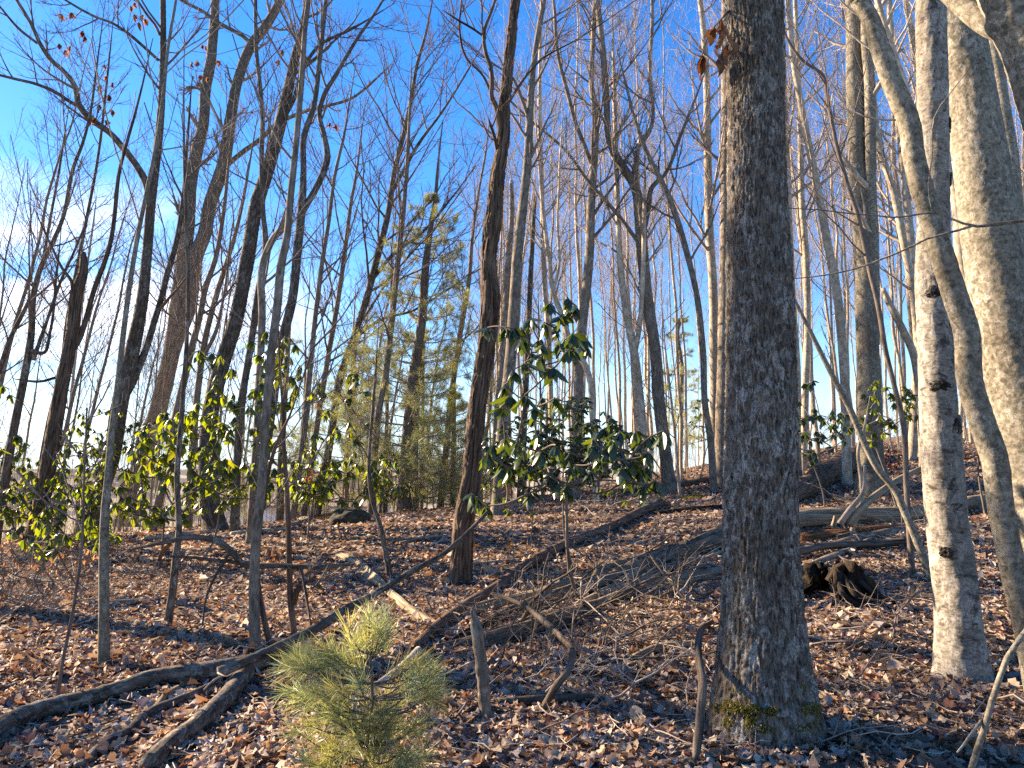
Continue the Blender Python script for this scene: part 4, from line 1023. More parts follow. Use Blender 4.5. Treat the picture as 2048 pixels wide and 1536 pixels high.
LA = blob(1625, 870, 45, 55, 26) + blob(1610, 780, 25, 30, 6) + blob(1665, 850, 35, 45, 14)
p = at(1640, 940, 13.0)
shrub('rhododendron', 'dark rhododendron directly behind the right side of the big oak', 'shrub', (p.x, p.y, hz(p.x, p.y) - 0.05), wpts(LA, 13.0, 0.6), 0.14, 4, cols=GREEN, stem_w=0.02, mkey='rhodark')
LA = blob(1730, 850, 40, 45, 16) + blob(1795, 810, 45, 45, 24) + blob(1750, 780, 45, 25, 10)
p = at(1770, 930, 14.5)
shrub('rhododendron', 'rhododendron around the foot of the pale double trunk', 'shrub', (p.x, p.y - .6, hz(p.x, p.y - .6) - 0.05), wpts(LA, 13.9, 0.5), 0.14, 4, cols=LIT_GREEN, stem_w=0.02)
LA = blob(1410, 840, 40, 50, 26) + blob(1438, 800, 20, 40, 8)
p = at(1410, 950, 22)
shrub('mountain_laurel', 'light green laurel between the pale trunks left of the big oak', 'shrub', (p.x, p.y, hz(p.x, p.y) - 0.05), wpts(LA, 22, 0.6), 0.13, 4, cols=LIT_GREEN, stem_w=0.02, droop=(0.1, 0.9))
LA = blob(1972, 770, 22, 34, 10) + blob(1960, 850, 16, 20, 4)
p = at(1970, 900, 13)
shrub('rhododendron', 'small rhododendron seen between bowed beech and thick mottled trunk', 'shrub', (p.x, p.y, hz(p.x, p.y) - 0.05), wpts(LA, 13, 0.4), 0.14, 3, cols=GREEN, stem_w=0.02)
def back_row(px, Y, sc, rot, src, lab):
    x = (px - 1024) / F * Y
    c = copy_tree(src); c.location = (x, Y, hz(x, Y) - 0.05); c.rotation_euler = (0, 0, rot); c.scale = (sc, sc, sc); c['label'] = lab
rh = [o for o in SC.objects if o.name.startswith('rhododendron') and o.parent is None]
back_row(60, 15.5, 0.8, 2.0, rh[2], 'dim rhododendron behind the thicket at the left edge')
back_row(240, 16.2, 0.75, 4.0, rh[3], 'rhododendron low between the arching limb tree and the two stemmed tree')
back_row(430, 17.5, 0.7, 1.0, rh[2], 'rhododendron in shade behind the foot of the thickest leaning trunk')
back_row(625, 19.0, 0.7, 5.0, rh[4], 'rhododendron behind the thin grey tree right of the dark forked tree')
back_row(-40, 13.0, 0.9, 3.0, rh[3], 'rhododendron cut off by the left edge of the view')
back_row(800, 20.0, 0.55, 3.6, rh[4], 'small rhododendron under the tall white pine')
LA = blob(1040, 1010, 50, 25, 10) + blob(1250, 985, 50, 20, 8) + blob(985, 960, 25, 30, 6)
p = at(1060, 1055, 11.5); p.z = hz(p.x, p.y)
shrub('mountain_laurel', 'low scrubby laurel at the foot of the grey spotted trunk', 'shrub', (p.x, p.y, p.z - 0.05), wpts(LA, p.y, 0.4), 0.09, 4, cols=LIT_GREEN, stem_w=0.014, droop=(0.1, 0.9))
# young beech keeping dry orange leaves
ORG = [(0.36, 0.16, 0.06), (0.42, 0.22, 0.10), (0.30, 0.13, 0.05)]
def dry(label, LA, Y, base_px, size=0.09, n=(4, 6), cols=ORG):
    p = at(base_px[0], base_px[1], Y)
    return shrub('dry_leaf_sapling', label, 'sapling', (p.x, p.y, hz(p.x, p.y) - 0.03), wpts(LA, Y, 0.25), size, 1, mkey='hanging', cols=cols, leaves=n, stem_w=0.009, leafname='dry_leaf')
dry('sapling with dry orange leaves among the yellow green rhododendron', blob(640, 945, 25, 18, 6) + blob(655, 930, 15, 12, 4) + [(632, 806), (648, 800), (688, 958), (612, 955)], 13.0, (640, 1060))
dry('sprig of dry orange leaves beside the shaggy trunk foot', blob(1012, 972, 14, 16, 5), 9.5, (1015, 1130))
dry('brown leaf sapling on the hillside behind the pale double trunk', blob(1785, 915, 14, 30, 9), 12.5, (1785, 1000), cols=[(0.17, 0.05, 0.03), (0.21, 0.07, 0.035)])
TANS = [(0.33, 0.23, 0.14), (0.27, 0.17, 0.10), (0.38, 0.28, 0.18)]
for k, (cx_, cy_, rx, ry, n_, lab) in enumerate([(40, 1160, 70, 70, 70, 'dense tangle of dry brown brush at the left edge'), (150, 1150, 55, 60, 44, 'dry brown brush beside the pale straight sapling'), (60, 1110, 70, 35, 34, 'dry brush under the low rhododendron branch')]):
    p = gnd(cx_, cy_ + ry)
    shrub('dry_brush', lab, 'brush', (p.x, p.y, p.z - 0.04), wpts(blob(cx_, cy_ - 10, rx, ry, n_), p.y, 0.5), 0.07, 16, mkey='hanging', cols=TANS, leaves=(2, 5), stem_w=0.009, leafname='dry_leaf')
dry('dead brown leaf bundle on the dark fallen bough at the left', blob(540, 1110, 20, 20, 8), gnd(540, 1165).y, (540, 1160), 0.08, (5, 7), [(0.16, 0.075, 0.035), (0.22, 0.11, 0.05)])

# ---------------------------------------------------------------- logs and fallen branches
def log(name, label, cat, pts, mkey, Ys=None, style=None, amp=0.0, S=14, step=0.03, branches=(), sink=0.55, group=None, seed=None, kind=None):
    """pts (px,py,w) along the log. Without Ys it lies on the ground where the photograph shows it"""
    rows = []
    for i, (px, py, w) in enumerate(pts):
        if Ys is None:
            p = gnd(px, py); r = 0.5 * w * p.y / F; z = p.z + r * sink
            rows.append((p.x, p.y, z, r))
        else:
            p = at(px, py, Ys[i]); rows.append((p.x, p.y, p.z, 0.5 * w * Ys[i] / F))
    q = spline(np.array(rows), max(len(rows) * 4, 12))
    if Ys is None:
        fl = hgt(q[:, 0], q[:, 1]) + q[:, 3] * (sink - 0.2); q[:, 2] = np.maximum(q[:, 2], fl)
    seed = random.uniform(0, 20) if seed is None else seed
    mb = MB(); P, R = trunk(mb, q, S, step, style, amp, 0, seed, 0.006)
    if not branches:
        o = mb.build(name, M[mkey], None)
        o.data.transform(Matrix.Translation(-Vector(P[0]))); o.location = P[0]
        return tag(o, label, cat, group)
    t = thing(name, label, cat, tuple(P[0]), group)
    mb.build('main_stem', M[mkey], t)
    for bname, bp, bk, bys in branches:
        br = []
        for i, (px, py, w) in enumerate(bp):
            if bys is None:
                p = gnd(px, py); r = 0.5 * w * p.y / F; br.append((p.x, p.y, p.z + r * .95, r * 1.1))
            else:
                p = at(px, py, bys[i]); br.append((p.x, p.y, p.z, 0.5 * w * bys[i] / F))
        m2 = MB(); trunk(m2, np.array(br), max(6, S * 2 // 3), step, style, amp * 0.6, 0, seed + 2, 0.01); m2.build(bname, M[bk or mkey], t)
    return t

# long branch across the lower left with its forks
g = lambda px, py: gnd(px, py).y
log('fallen_branch', 'long forked fallen branch sweeping across the lower left ground', 'branch',
    [(-40,1500,34),(20,1462,36),(103,1431,34),(171,1414,31),(239,1394,30),(308,1372,31),(376,1364,32),(444,1357,33),(513,1342,32),(560,1318,24)], 'dark', S=26, step=0.02, style='smooth', amp=0.008, sink=1.05,
    branches=[('side_branch', [(437,1345,22),(513,1314,20),(581,1282,19),(649,1247,17),(690,1220,15),(748,1189,13),(817,1146,11),(885,1108,9),(936,1063,8),(975,1022,5)], None, [5.35,5.5,5.7,5.9,6.05,6.2,6.4,6.55,6.7,6.8]),
              ('side_branch', [(489,1362,32),(458,1404,32),(424,1438,32),(376,1479,32),(342,1503,33),(295,1545,34)], None, None),
              ('side_branch', [(427,1384,20),(359,1411,19),(308,1431,19),(253,1476,18),(205,1503,18),(155,1545,18)], None, None),
              ('side_branch', [(306,1430,10),(318,1412,13),(334,1396,13),(356,1382,12)], 'wood', None),
              ('side_branch', [(-10,1506,16),(10,1480,17),(28,1455,15),(52,1440,9)], None, None),
              ('twig', [(445,1350,5),(425,1362,6),(409,1378,5)], 'paletwig', [4.95,4.9,4.85]), ('twig', [(435,1345,5),(455,1352,5),(472,1342,3)], 'paletwig', [4.95,4.9,4.95])])
log('fallen_pole', 'long straight reddish pole lying diagonally across the middle', 'log',
    [(832,1302,21),(885,1252,20),(936,1216,20),(988,1185,19),(1032,1155,19),(1073,1127,19),(1124,1100,19),(1176,1079,18),(1227,1059,18),(1268,1038,18),(1324,1012,17)], 'redlog', S=16, step=0.05, sink=0.9)
log('fallen_pole', 'pale dead stick poking out of the small pine', 'stick', [(838,1300,15),(806,1332,15),(780,1352,14),(748,1374,12)], 'paletwig', Ys=[5.3, 4.9, 4.7, 4.5])
log('fallen_branch', 'rotting branch with pale flaking bark sloping down to the diagonal pole', 'branch',
    [(676,1114,15),(714,1131,18),(748,1161,19),(783,1192,19),(824,1226,18),(865,1249,15),(900,1262,10)], 'wood', S=14, style='split', step=0.04)
# the shattered log
F6a = log('shattered_log', 'shattered decaying log of long splinters left of the big oak', 'log',
    [(985,1244,14),(1050,1222,20),(1130,1198,24),(1215,1172,26),(1300,1142,30),(1380,1112,38),(1450,1090,42)], 'log', S=34, step=0.02, style='split', sink=0.75,
    branches=[('splinter', [(930,1222,8),(1000,1206,12),(1075,1190,13),(1150,1170,13),(1230,1150,11),(1300,1128,6)], 'wood', None),
              ('splinter', [(1010,1262,8),(1080,1240,13),(1150,1218,14),(1215,1192,13),(1285,1165,11),(1340,1140,5)], 'wood', None),
              ('splinter', [(960,1302,8),(1015,1288,17),(1070,1262,19),(1120,1245,16),(1165,1225,9)], 'log', None),
              ('splinter', [(905,1290,10),(960,1262,18),(1020,1240,20),(1080,1222,16),(1120,1208,8)], 'darkrot', None),
              ('splinter', [(1160,1155,5),(1230,1132,9),(1300,1120,11),(1372,1098,11),(1440,1078,8)], 'wood', None),
              ('splinter', [(1250,1192,6),(1300,1178,10),(1370,1168,9),(1440,1150,6)], 'wood', None),
              ('splinter', [(985,1318,6),(1040,1300,11),(1100,1282,12),(1150,1262,8)], 'log', None),
              ('root', [(1170,1175,7),(1240,1205,8),(1295,1198,5)], 'darkrot', None)])
for pts_, mk_, lab_ in [
    ([(925,1238,8),(1040,1206,14),(1160,1172,16),(1290,1128,16),(1400,1092,14),(1452,1074,11)], 'wood', 'long pale split branch along the top of the shattered log'),
    ([(1040,1268,9),(1160,1232,15),(1260,1192,16),(1350,1166,14),(1445,1148,10)], 'grey', 'long grey bare branch along the front of the shattered log'),
    ([(870,1302,10),(980,1290,19),(1080,1264,20),(1180,1224,17),(1262,1196,10)], 'log', 'dark rotten branch under the near end of the shattered log'),
    ([(1120,1196,8),(1220,1158,12),(1330,1112,13),(1446,1066,11)], 'log', 'brown branch lying behind the shattered log up to the oak'),
    ([(1590,1118,15),(1660,1106,18),(1730,1102,16),(1810,1092,11)], 'log', 'dark bark covered branch in front of the orange heartwood log'),
    ([(1590,1150,9),(1640,1128,10),(1690,1108,9),(1745,1080,7)], 'grey', 'grey branch slanting over the rotten stump')]:
    log('fallen_branch', lab_, 'branch', pts_, mk_, S=12, step=0.03, style='split', sink=1.5)
log('fallen_log', 'long bleached log running from the big oak to the white birch', 'log',
    [(1560,1066,30),(1597,1057,30),(1673,1050,29),(1741,1044,28),(1809,1042,26),(1852,1036,24),(1929,1021,22),(1990,1008,21),(2060,990,20),(2130,978,18)], 'wood', S=24, step=0.03, style='split', sink=0.9,
    branches=[('side_branch', [(1700,1050,12),(1722,1020,11),(1760,985,10),(1796,960,8),(1826,945,7),(1844,935,5)], 'wood', [11.0,11.0,11.05,11.1,11.1,11.1]),
              ('side_branch', [(1680,1048,9),(1700,1020,8),(1726,985,6),(1730,930,4)], 'paletwig', [11.0,10.95,10.9,10.9]),
              ('stub', [(1668,1052,7),(1671,1040,6),(1672,1032,5)], None, [10.9, 10.9, 10.9])])
log('fallen_log', 'orange brown heartwood log tucked under the long bleached log', 'log', [(1598,1086,26),(1656,1078,26),(1710,1068,24),(1770,1060,20),(1812,1056,13)], 'rot', S=18, style='split', step=0.03, sink=0.3)
log('fallen_log', 'grey barked log lying right of the orange heartwood', 'log', [(1668,1092,14),(1700,1086,20),(1750,1076,21),(1800,1066,20),(1832,1060,12)], 'grey', S=16, step=0.05, sink=0.3)
log('fallen_log', 'thick rough barked log slanting behind the right side of the oak', 'log', [(1570,1012,44),(1620,985,46),(1660,960,47),(1705,935,46),(1745,915,42)], 'shag', S=30, style='furrow', amp=0.03, step=0.04, sink=0.6)
log('fallen_log', 'thin pale log above the thick rough barked log', 'log', [(1585,945,12),(1620,936,12),(1662,926,11),(1700,918,9)], 'wood', S=10, step=0.08)
log('fallen_log', 'bark covered log reaching the left side of the big oak on the slope', 'log', [(1180,1002,13),(1230,990,14),(1290,984,13),(1350,976,14),(1400,970,15),(1455,962,16)], 'log', S=12, step=0.08, style='smooth', amp=.008, sink=.8)
log('fallen_log', 'thin dark log left of the big oak under the bark covered log', 'log', [(1310,1030,9),(1360,1024,11),(1410,1020,11),(1462,1015,11)], 'darkrot', S=10, step=0.08)
log('fallen_log', 'pale thin log by the foot of the two stemmed tree', 'log', [(288,1082,10),(330,1078,11),(380,1072,11),(434,1066,9)], 'pale', S=10, step=0.06, sink=.8)
log('fallen_log', 'pale thin log at the foot of the smooth grey sapling', 'log', [(462,1072,9),(500,1068,10),(545,1064,9),(575,1060,7)], 'pale', S=10, step=0.06, sink=.8)
log('fallen_log', 'curved bare log in front of the mossy boulder', 'log', [(578,1056,9),(610,1046,10),(640,1036,10),(668,1030,9),(700,1020,7)], 'wood', S=10, step=0.06, sink=.8)
yb = gnd(470, 1230).y
log('fallen_branch', 'dark arched bough hanging across the saplings at the left', 'branch',
    [(262,1098,7),(325,1086,9),(376,1076,10),(427,1080,12),(461,1101,13),(485,1127,13),(547,1131,12),(600,1133,10),(649,1134,8),(700,1128,5)], 'dark', Ys=[6.6]*10, S=9, step=0.03, style='smooth', amp=0.006,
    branches=[('side_branch', [(330,1112,5),(380,1115,6),(430,1120,7),(485,1127,8)], None, [6.6]*4), ('side_branch', [(316,1122,9),(322,1104,10),(340,1088,8)], 'rot', [6.6, 6.6, 6.6]),
              ('side_branch', [(461,1101,8),(430,1150,6),(410,1200,5),(404,1250,4)], None, [6.6, 6.5, 6.4, 6.3]), ('side_branch', [(600,1133,7),(612,1200,6),(622,1262,5)], None, [6.6, 6.5, 6.3])])
yp = gnd(968, 1440).y
log('dead_post', 'short grey lichen covered snag leaning by the small pine', 'snag', [(972,1452,26),(968,1387,26),(960,1310,23),(951,1250,21),(949,1236,14),(944,1226,10),(947,1212,3)], 'grey', Ys=[yp]*7, S=18, step=0.02, style='smooth', amp=0.008)
log('fallen_log', 'short dark log lying right of the grey leaning snag', 'log', [(996,1412,15),(1060,1408,17),(1120,1405,17),(1178,1402,15)], 'dark', S=14, step=0.02, sink=.9)
log('fallen_branch', 'short grey branch behind the grey leaning snag', 'branch', [(915,1424,10),(950,1418,11),(1000,1422,10),(1060,1424,7)], 'log', S=9, step=0.03)
ya = gnd(1085, 1425).y
log('bent_sapling', 'arched dead sapling bending over the shattered log', 'sapling', [(985,1187,9),(1039,1207,11),(1090,1245,12),(1124,1278,12),(1146,1308,12),(1134,1345,12),(1112,1375,12),(1084,1424,12)], 'log',
    Ys=[6.6, 6.3, 5.9, 5.5, 5.2, 5.0, 4.85, ya], S=9, step=0.02, style='smooth', amp=.004)
log('fallen_branch', 'knobby stick standing against the left of the big oak', 'stick', [(1424,1244,12),(1404,1256,14),(1397,1285,15),(1400,1330,15),(1406,1372,17),(1402,1430,18),(1396,1492,17),(1392,1520,12)], 'log', Ys=[4.95,4.85,4.7,4.5,4.35,4.25,4.15,4.1], S=10, step=0.02, style='smooth', amp=.004)
for k, (pts, mk, lab) in enumerate([
    ([(1412,1500,7),(1480,1488,8),(1570,1462,9),(1620,1448,7)], 'log', 'dark stick lying at the foot of the big oak'),
    ([(1330,1370,6),(1372,1430,9),(1400,1490,11),(1420,1530,12)], 'paletwig', 'pale stick pointing down at the lower centre left of the oak'),
    ([(1260,1400,6),(1230,1450,7),(1200,1500,7),(1180,1530,7)], 'paletwig', 'thin pale stick pointing to the bottom centre'),
    ([(1740,1385,6),(1790,1398,6),(1840,1408,6),(1880,1416,4)], 'paletwig', 'thin bleached twig below the white birch'),
    ([(1640,1428,6),(1690,1415,6),(1750,1405,5),(1785,1392,4)], 'log', 'thin grey stick right of the oak foot'),
    ([(1720,1455,5),(1760,1485,7),(1800,1520,8)], 'paletwig', 'straight pale stick at the lower right'),
    ([(1690,1536,8),(1712,1500,9),(1722,1470,8),(1726,1440,5)], 'log', 'short broken stick near the lower right'),
    ([(1660,1250,7),(1740,1256,9),(1820,1246,8),(1866,1232,6)], 'log', 'thin fallen branch left of the white birch foot'),
    ([(1600,1255,6),(1680,1262,6),(1760,1252,5)], 'paletwig', 'long thin pale stick on the lit leaves right of the oak'),
    ([(1830,1290,5),(1780,1300,6),(1720,1310,7)], 'darkrot', 'dark branch lying in the shade by the white birch'),
    ([(360,1295,5),(430,1280,6),(500,1268,5)], 'paletwig', 'thin pale stick on the sunlit leaf patch'),
    ([(0,1262,5),(60,1266,6),(130,1264,5)], 'paletwig', 'thin straight stick below the dry brush at the left edge'),
    ([(455,1462,14),(480,1458,15),(500,1455,13)], 'log', 'stubby broken chunk of branch beside the forked branch'),
    ([(690,1520,6),(640,1535,6),(600,1545,5)], 'log', 'dark stick at the bottom edge beside the small pine'),
    ([(850,1330,6),(905,1318,8),(945,1312,9)], 'paletwig', 'short pale stick right of the small pine top'),
    ([(900,1352,6),(940,1332,8),(975,1318,6)], 'paletwig', 'grey forked stick leaning on the leaning snag'),
    ([(868,1365,9),(888,1392,10),(905,1425,9),(925,1460,8),(905,1500,7)], 'log', 'kinked stick dropping beside the small pine'),
    ([(925,1460,8),(960,1438,10),(1000,1420,8)], 'log', 'crooked stick under the short dark log'),
    ([(1270,1320,12),(1310,1308,17),(1352,1300,15),(1385,1292,7)], 'wood', 'bleached slab of bark on the leaves left of the oak'),
    ([(1655,995,6),(1700,1010,7),(1750,1030,6)], 'log', 'thin stick on the hillside above the bleached log'),
    ([(900,1140,5),(960,1130,6),(1040,1122,5)], 'paletwig', 'thin pale stick behind the shaggy trunk foot'),
    ([(800,1090,6),(860,1078,7),(920,1076,6)], 'wood', 'short pale log left of the shaggy trunk foot'),
    ([(1950,1150,7),(1880,1130,7),(1800,1120,6)], 'log', 'stick lying behind the white birch foot'),
    ([(1930,1265,6),(1990,1278,8),(2060,1282,8)], 'log', 'stick in the shade right of the white birch foot')]):
    log('fallen_stick', lab, 'stick', pts, mk, S=7, step=0.02, sink=1.1)

# random small sticks and dead stems in the tangle behind the shattered log
for k in range(170):
    px = RNG.uniform(860, 1440) if k < 80 else RNG.uniform(1400, 2048) if k < 125 else RNG.uniform(0, 800)
    py = RNG.uniform(1080, 1500) if k < 80 else RNG.uniform(1060, 1520) if k < 125 else RNG.uniform(1120, 1530)
    p = gnd(px, py); L = RNG.uniform(0.25, 0.9); a = RNG.uniform(0, 6.28); el = RNG.uniform(0.0, 0.9) if k < 60 else RNG.uniform(0, 0.2)
    n_ = 7; s = np.linspace(0, 1, n_)
    d = np.array([math.cos(a) * math.cos(el), math.sin(a) * math.cos(el), math.sin(el)])
    q = np.array(p) + d * (s * L)[:, None] + RNG.normal(size=(n_, 3)) * 0.03 * L
    q[:, 2] = np.maximum(q[:, 2], hgt(q[:, 0], q[:, 1]) + 0.012)
    m2 = MB(); r = RNG.uniform(0.0035, 0.009) * (1 - 0.6 * s)
    tubes(m2, q, r, 6, True)
    if RNG.uniform() < 0.6:
        A, ra = grow(q[None], r[None], 3, 0.4, 0.6, 4, (30, 60), 0, 0.3, 0.9, 0.06); tubes(m2, A, ra, 5)
    o = m2.build('dead_twig', M['twig'] if RNG.uniform() < .5 else M['paletwig'])
    o.data.transform(Matrix.Translation(-p)); o.location = p
    zl = 'left of the small pine' if px < 800 else 'between the small pine and the big oak' if px < 1440 else 'right of the big oak'
    tag(o, 'small dead twig lying on the leaf litter ' + zl, 'twig', 'small dead twigs ' + zl)

# scars on the white birch
tb, Pb, Rb, Yb = TREES['birch']
for (px, py, w, h_) in [(1903, 857, 44, 38), (1862, 778, 40, 22), (1858, 592, 44, 24), (1896, 650, 38, 30), (1893, 260, 26, 34), (1896, 365, 22, 30), (1876, 1105, 24, 20)]:
    c0 = at(px, py, Yb); i = int(np.argmin(np.abs(Pb[:, 2] - c0.z))); r = float(Rb[i])
    dx = max(-.93, min(.93, (c0.x - Pb[i, 0]) / r)); a0 = -math.acos(dx)
    hw = w * mpp(Yb) / 2 / max(r, .01); hh = h_ * mpp(Yb) / 2
    u = np.linspace(-1, 1, 19); A_, Z_ = np.meshgrid(u, u)
    rim = np.sqrt(A_ ** 2 + Z_ ** 2) + 0.30 * vnoise(A_ * 2.2 + px, Z_ * 2.2) + 0.30 * vnoise(A_ * 6 + px, Z_ * 9)
    out = np.clip(1.0 - rim, -0.2, 1)
    rr = r * 1.02 + 0.002 + np.where(out > 0, 0.006 * np.sin(np.clip(out, 0, 1) * math.pi) + 0.004 * vnoise(A_ * 6, Z_ * 6, px), out * 0.12)
    zb = c0.z + Z_ * hh + 0.5 * hh * (1 - A_ ** 2) * 0.7
    cxp = np.interp(zb, Pb[:, 2], Pb[:, 0]); 
    V = np.stack([cxp + np.cos(a0 + A_ * hw) * rr, Pb[i, 1] + np.sin(a0 + A_ * hw) * rr, zb], -1)
    idx = np.arange(361).reshape(19, 19); m2 = MB()
    m2.add(V, [np.stack([idx[:-1, :-1], idx[:-1, 1:], idx[1:, 1:], idx[1:, :-1]], -1).reshape(-1, 4)], (V - np.array(tb.location)).reshape(-1, 3))
    m2.build('bark_scar', M['scar'], tb)

# thin brushwood caught over and behind the shattered log
def brushwood(label, x0, x1, y0, y1, n, L0, L1, mk, rm=1.0):
    pc = gnd((x0 + x1) / 2, (y0 + y1) / 2)
    m2 = MB()
    for k in range(n):
        f = RNG.uniform(); px = x0 + (x1 - x0) * RNG.uniform(); py = y0 + (y1 - y0) * f
        p = gnd(px, py); L = RNG.uniform(L0, L1); a = RNG.normal() * 0.7 + (0.35 if RNG.uniform() < .6 else 2.4); el = abs(RNG.normal()) * 0.35
        s = np.linspace(0, 1, 8); d = np.array([math.cos(a) * math.cos(el), math.sin(a) * math.cos(el) * 0.7, math.sin(el)])
        q = np.array(p) + np.array([0, 0, RNG.uniform(0, .18)]) + d * ((s - .3) * L)[:, None] + np.cumsum(RNG.normal(size=(8, 3)), 0) * 0.022 * L
        q[:, 2] += -0.25 * L * (s - .5) ** 2
        q[:, 2] = np.maximum(q[:, 2], hgt(q[:, 0], q[:, 1]) + .01)
        r = rm * RNG.uniform(.003, .0095) * (1 - .6 * s)
        tubes(m2, q, r, 6)
        A, ra = grow(q[None], r[None], 4, 0.45, 0.6, 5, (25, 60), 0, 0.2, .95, .08); tubes(m2, A, np.maximum(ra, .0016), 4)
        B_, rb = grow(A, ra, 2, 0.5, 0.7, 4, (25, 60), 0, .2, .95, .08); tubes(m2, B_, np.maximum(rb, .0012), 3)
    o = m2.build('brushwood', M[mk]); o.data.transform(Matrix.Translation(-pc)); o.location = pc
    tag(o, label, 'brush'); o['kind'] = 'stuff'
brushwood('dry tan brushwood heaped at the left edge below the rhododendron', -20, 190, 1110, 1245, 70, .4, 1.1, 'paletwig')
brushwood('dry stems leaning by the pale straight sapling', 120, 260, 1080, 1180, 26, .5, 1.1, 'twig')
brushwood('tangle of thin grey dead twigs over the near end of the shattered log', 900, 1180, 1200, 1330, 34, .5, 1.3, 'twig')
brushwood('tangle of thin pale dead twigs on the upper end of the shattered log', 1150, 1440, 1080, 1230, 22, .6, 1.5, 'paletwig')
brushwood('pile of thick grey dead branches against the left side of the big oak', 1180, 1440, 1110, 1230, 11, .8, 2.0, 'log', 2.4)
brushwood('crossed dead branches between the leaning snag and the oak', 960, 1260, 1230, 1340, 14, .7, 1.6, 'log', 2.2)
brushwood('loose dead twigs in front of the shattered log left of the oak', 1120, 1420, 1260, 1420, 22, .3, .8, 'paletwig')
brushwood('dead twigs caught on the slope between the logs behind the oak', 1600, 1960, 960, 1090, 26, .6, 1.6, 'paletwig')
brushwood('dead twigs strewn below the rotten stump', 1620, 1980, 1200, 1380, 18, .4, 1.0, 'twig')
brushwood('dead twigs scattered behind the fallen pole in the centre', 960, 1330, 1010, 1110, 22, .6, 1.5, 'paletwig')
for k in range(26):
    u = RNG.uniform(0, 1); px = 960 + 470 * u; py = 1255 - 165 * u + RNG.uniform(-22, 40)
    Lp = RNG.uniform(60, 190); w = RNG.uniform(6, 15); sl_ = -0.32 + RNG.normal() * .12
    log('splinter_of_wood', 'loose split splinter of wood beside the shattered log', 'wood', [(px - Lp / 2, py - sl_ * Lp / 2, w * .4), (px, py, w), (px + Lp / 2, py + sl_ * Lp / 2, w * .35)], ['wood', 'grey', 'wood', 'log'][k % 4], S=8, step=.02, style='split', sink=1.5, group='loose splinters round the shattered log')

# ---------------------------------------------------------------- rotten stump right of the oak
p = gnd(1680, 1196)
t = thing('rotten_stump', 'dark mossy rotten stump with a black hollow right of the big oak', 'stump', (p.x, p.y + 0.15, hz(p.x, p.y + 0.15) - 0.03))
mb = MB(); nA, nZ = 56, 20
ang = np.linspace(math.radians(-110), math.radians(205), nA)          # open towards the lower left: the hollow
rings = []
for shell in (0, 1):
    for k in range(nZ):
        f = k / (nZ - 1)
        top = 0.33 + 0.12 * vnoise(ang * 5, 9.0) + 0.10 * np.abs(vnoise(ang * 16, 4.0)) + 0.13 * vnoise(np.cos(ang) * 2.2, np.sin(ang) * 2.2, 3.0) + 0.10 * vnoise(ang * 9, 1.0)
        ff = f if shell == 0 else 1 - f
        z = ff * top
        r = 0.33 * (1.35 - 0.62 * ff + 0.16 * vnoise(np.cos(ang) * 3, np.sin(ang) * 3, ff * 3) + 0.07 * vnoise(ang * 11, ff * 6) + 0.06 * vnoise(ang * 23, ff * 3, 5)) - (0.10 * (1 + 0.5 * vnoise(ang * 4, ff * 4, 2)) if shell else 0)
        z = z * 0.78
        rings.append(np.stack([np.cos(ang) * r * 1.15 + t.location.x, np.sin(ang) * r + t.location.y, z + t.location.z], -1))
V = np.stack(rings); n2_ = len(rings); idx = np.arange(n2_ * nA).reshape(n2_, nA)
mb.add(V, [np.stack([idx[:-1, :-1], idx[:-1, 1:], idx[1:, 1:], idx[1:, :-1]], -1).reshape(-1, 4)], (V - np.array(t.location)).reshape(-1, 3))
mb.build('shell', M['darkrot'], t)
for k in range(6):
    a = random.uniform(-2.6, 1.2); r0 = 0.3
    q = np.array([[math.cos(a) * r0, math.sin(a) * r0, 0.22], [math.cos(a) * 0.5, math.sin(a) * 0.5, 0.10], [math.cos(a + .2) * 0.75, math.sin(a + .2) * 0.75, -0.02], [math.cos(a + .3) * 0.95, math.sin(a + .3) * 0.95, -0.1]])
    q = q + np.array(t.location)
    q[1:, 2] = np.maximum(q[1:, 2], hgt(q[1:, 0], q[1:, 1]) + np.array([0.04, 0.0, -0.05]))
    m2 = MB(); trunk(m2, np.concatenate([q, np.array([[.04], [.035], [.025], [.012]])], 1), 10, 0.03, 'split', 0, 0, k * 2.0); m2.build('root', M['darkrot'], t)
m2 = MB(); q = np.array([[-0.10, -0.12, 0.20, .04], [0.02, -0.10, 0.33, .05], [0.18, -0.05, 0.36, .04], [0.34, 0, 0.30, .02]]); q[:, :3] += np.array(t.location)
trunk(m2, q, 16, 0.015, 'split', 0, 0, 4.0); m2.build('broken_wood', M['darkrot'], t)

# ---------------------------------------------------------------- boulders
def boulder(label, px, py, wpx, hpx, seed):
    p = gnd(px, py); s = mpp(p.y)
    n_, m_ = 40, 22
    th = np.linspace(0, 2 * math.pi, n_, endpoint=False); ph = np.linspace(-0.5, math.pi / 2, m_)
    T_, H_ = np.meshgrid(th, ph)
    x = np.cos(T_) * np.cos(H_); y = np.sin(T_) * np.cos(H_); z = np.sin(H_)
    r = 1 + 0.22 * vnoise(x * 1.6, y * 1.6, z * 1.6 + seed) + 0.10 * vnoise(x * 4, y * 4, z * 4 + seed) + 0.04 * vnoise(x * 11, y * 11, z * 11)
    V = np.stack([x * r * wpx * s / 2, y * r * wpx * s / 2.4, z * r * hpx * s], -1)
    b = V.copy().reshape(-1, 3)
    i = np.arange(m_ - 1)[:, None] * n_; k = np.arange(n_)[None]
    qd = np.stack([i + k, i + (k + 1) % n_, i + n_ + (k + 1) % n_, i + n_ + k], -1).reshape(-1, 4)
    mb = MB(); mb.add(V, [qd], b)
    o = mb.build('boulder', M['rock']); o.location = (p.x, p.y + wpx * s / 4, hz(p.x, p.y + wpx * s / 4))
    return tag(o, label, 'rock')
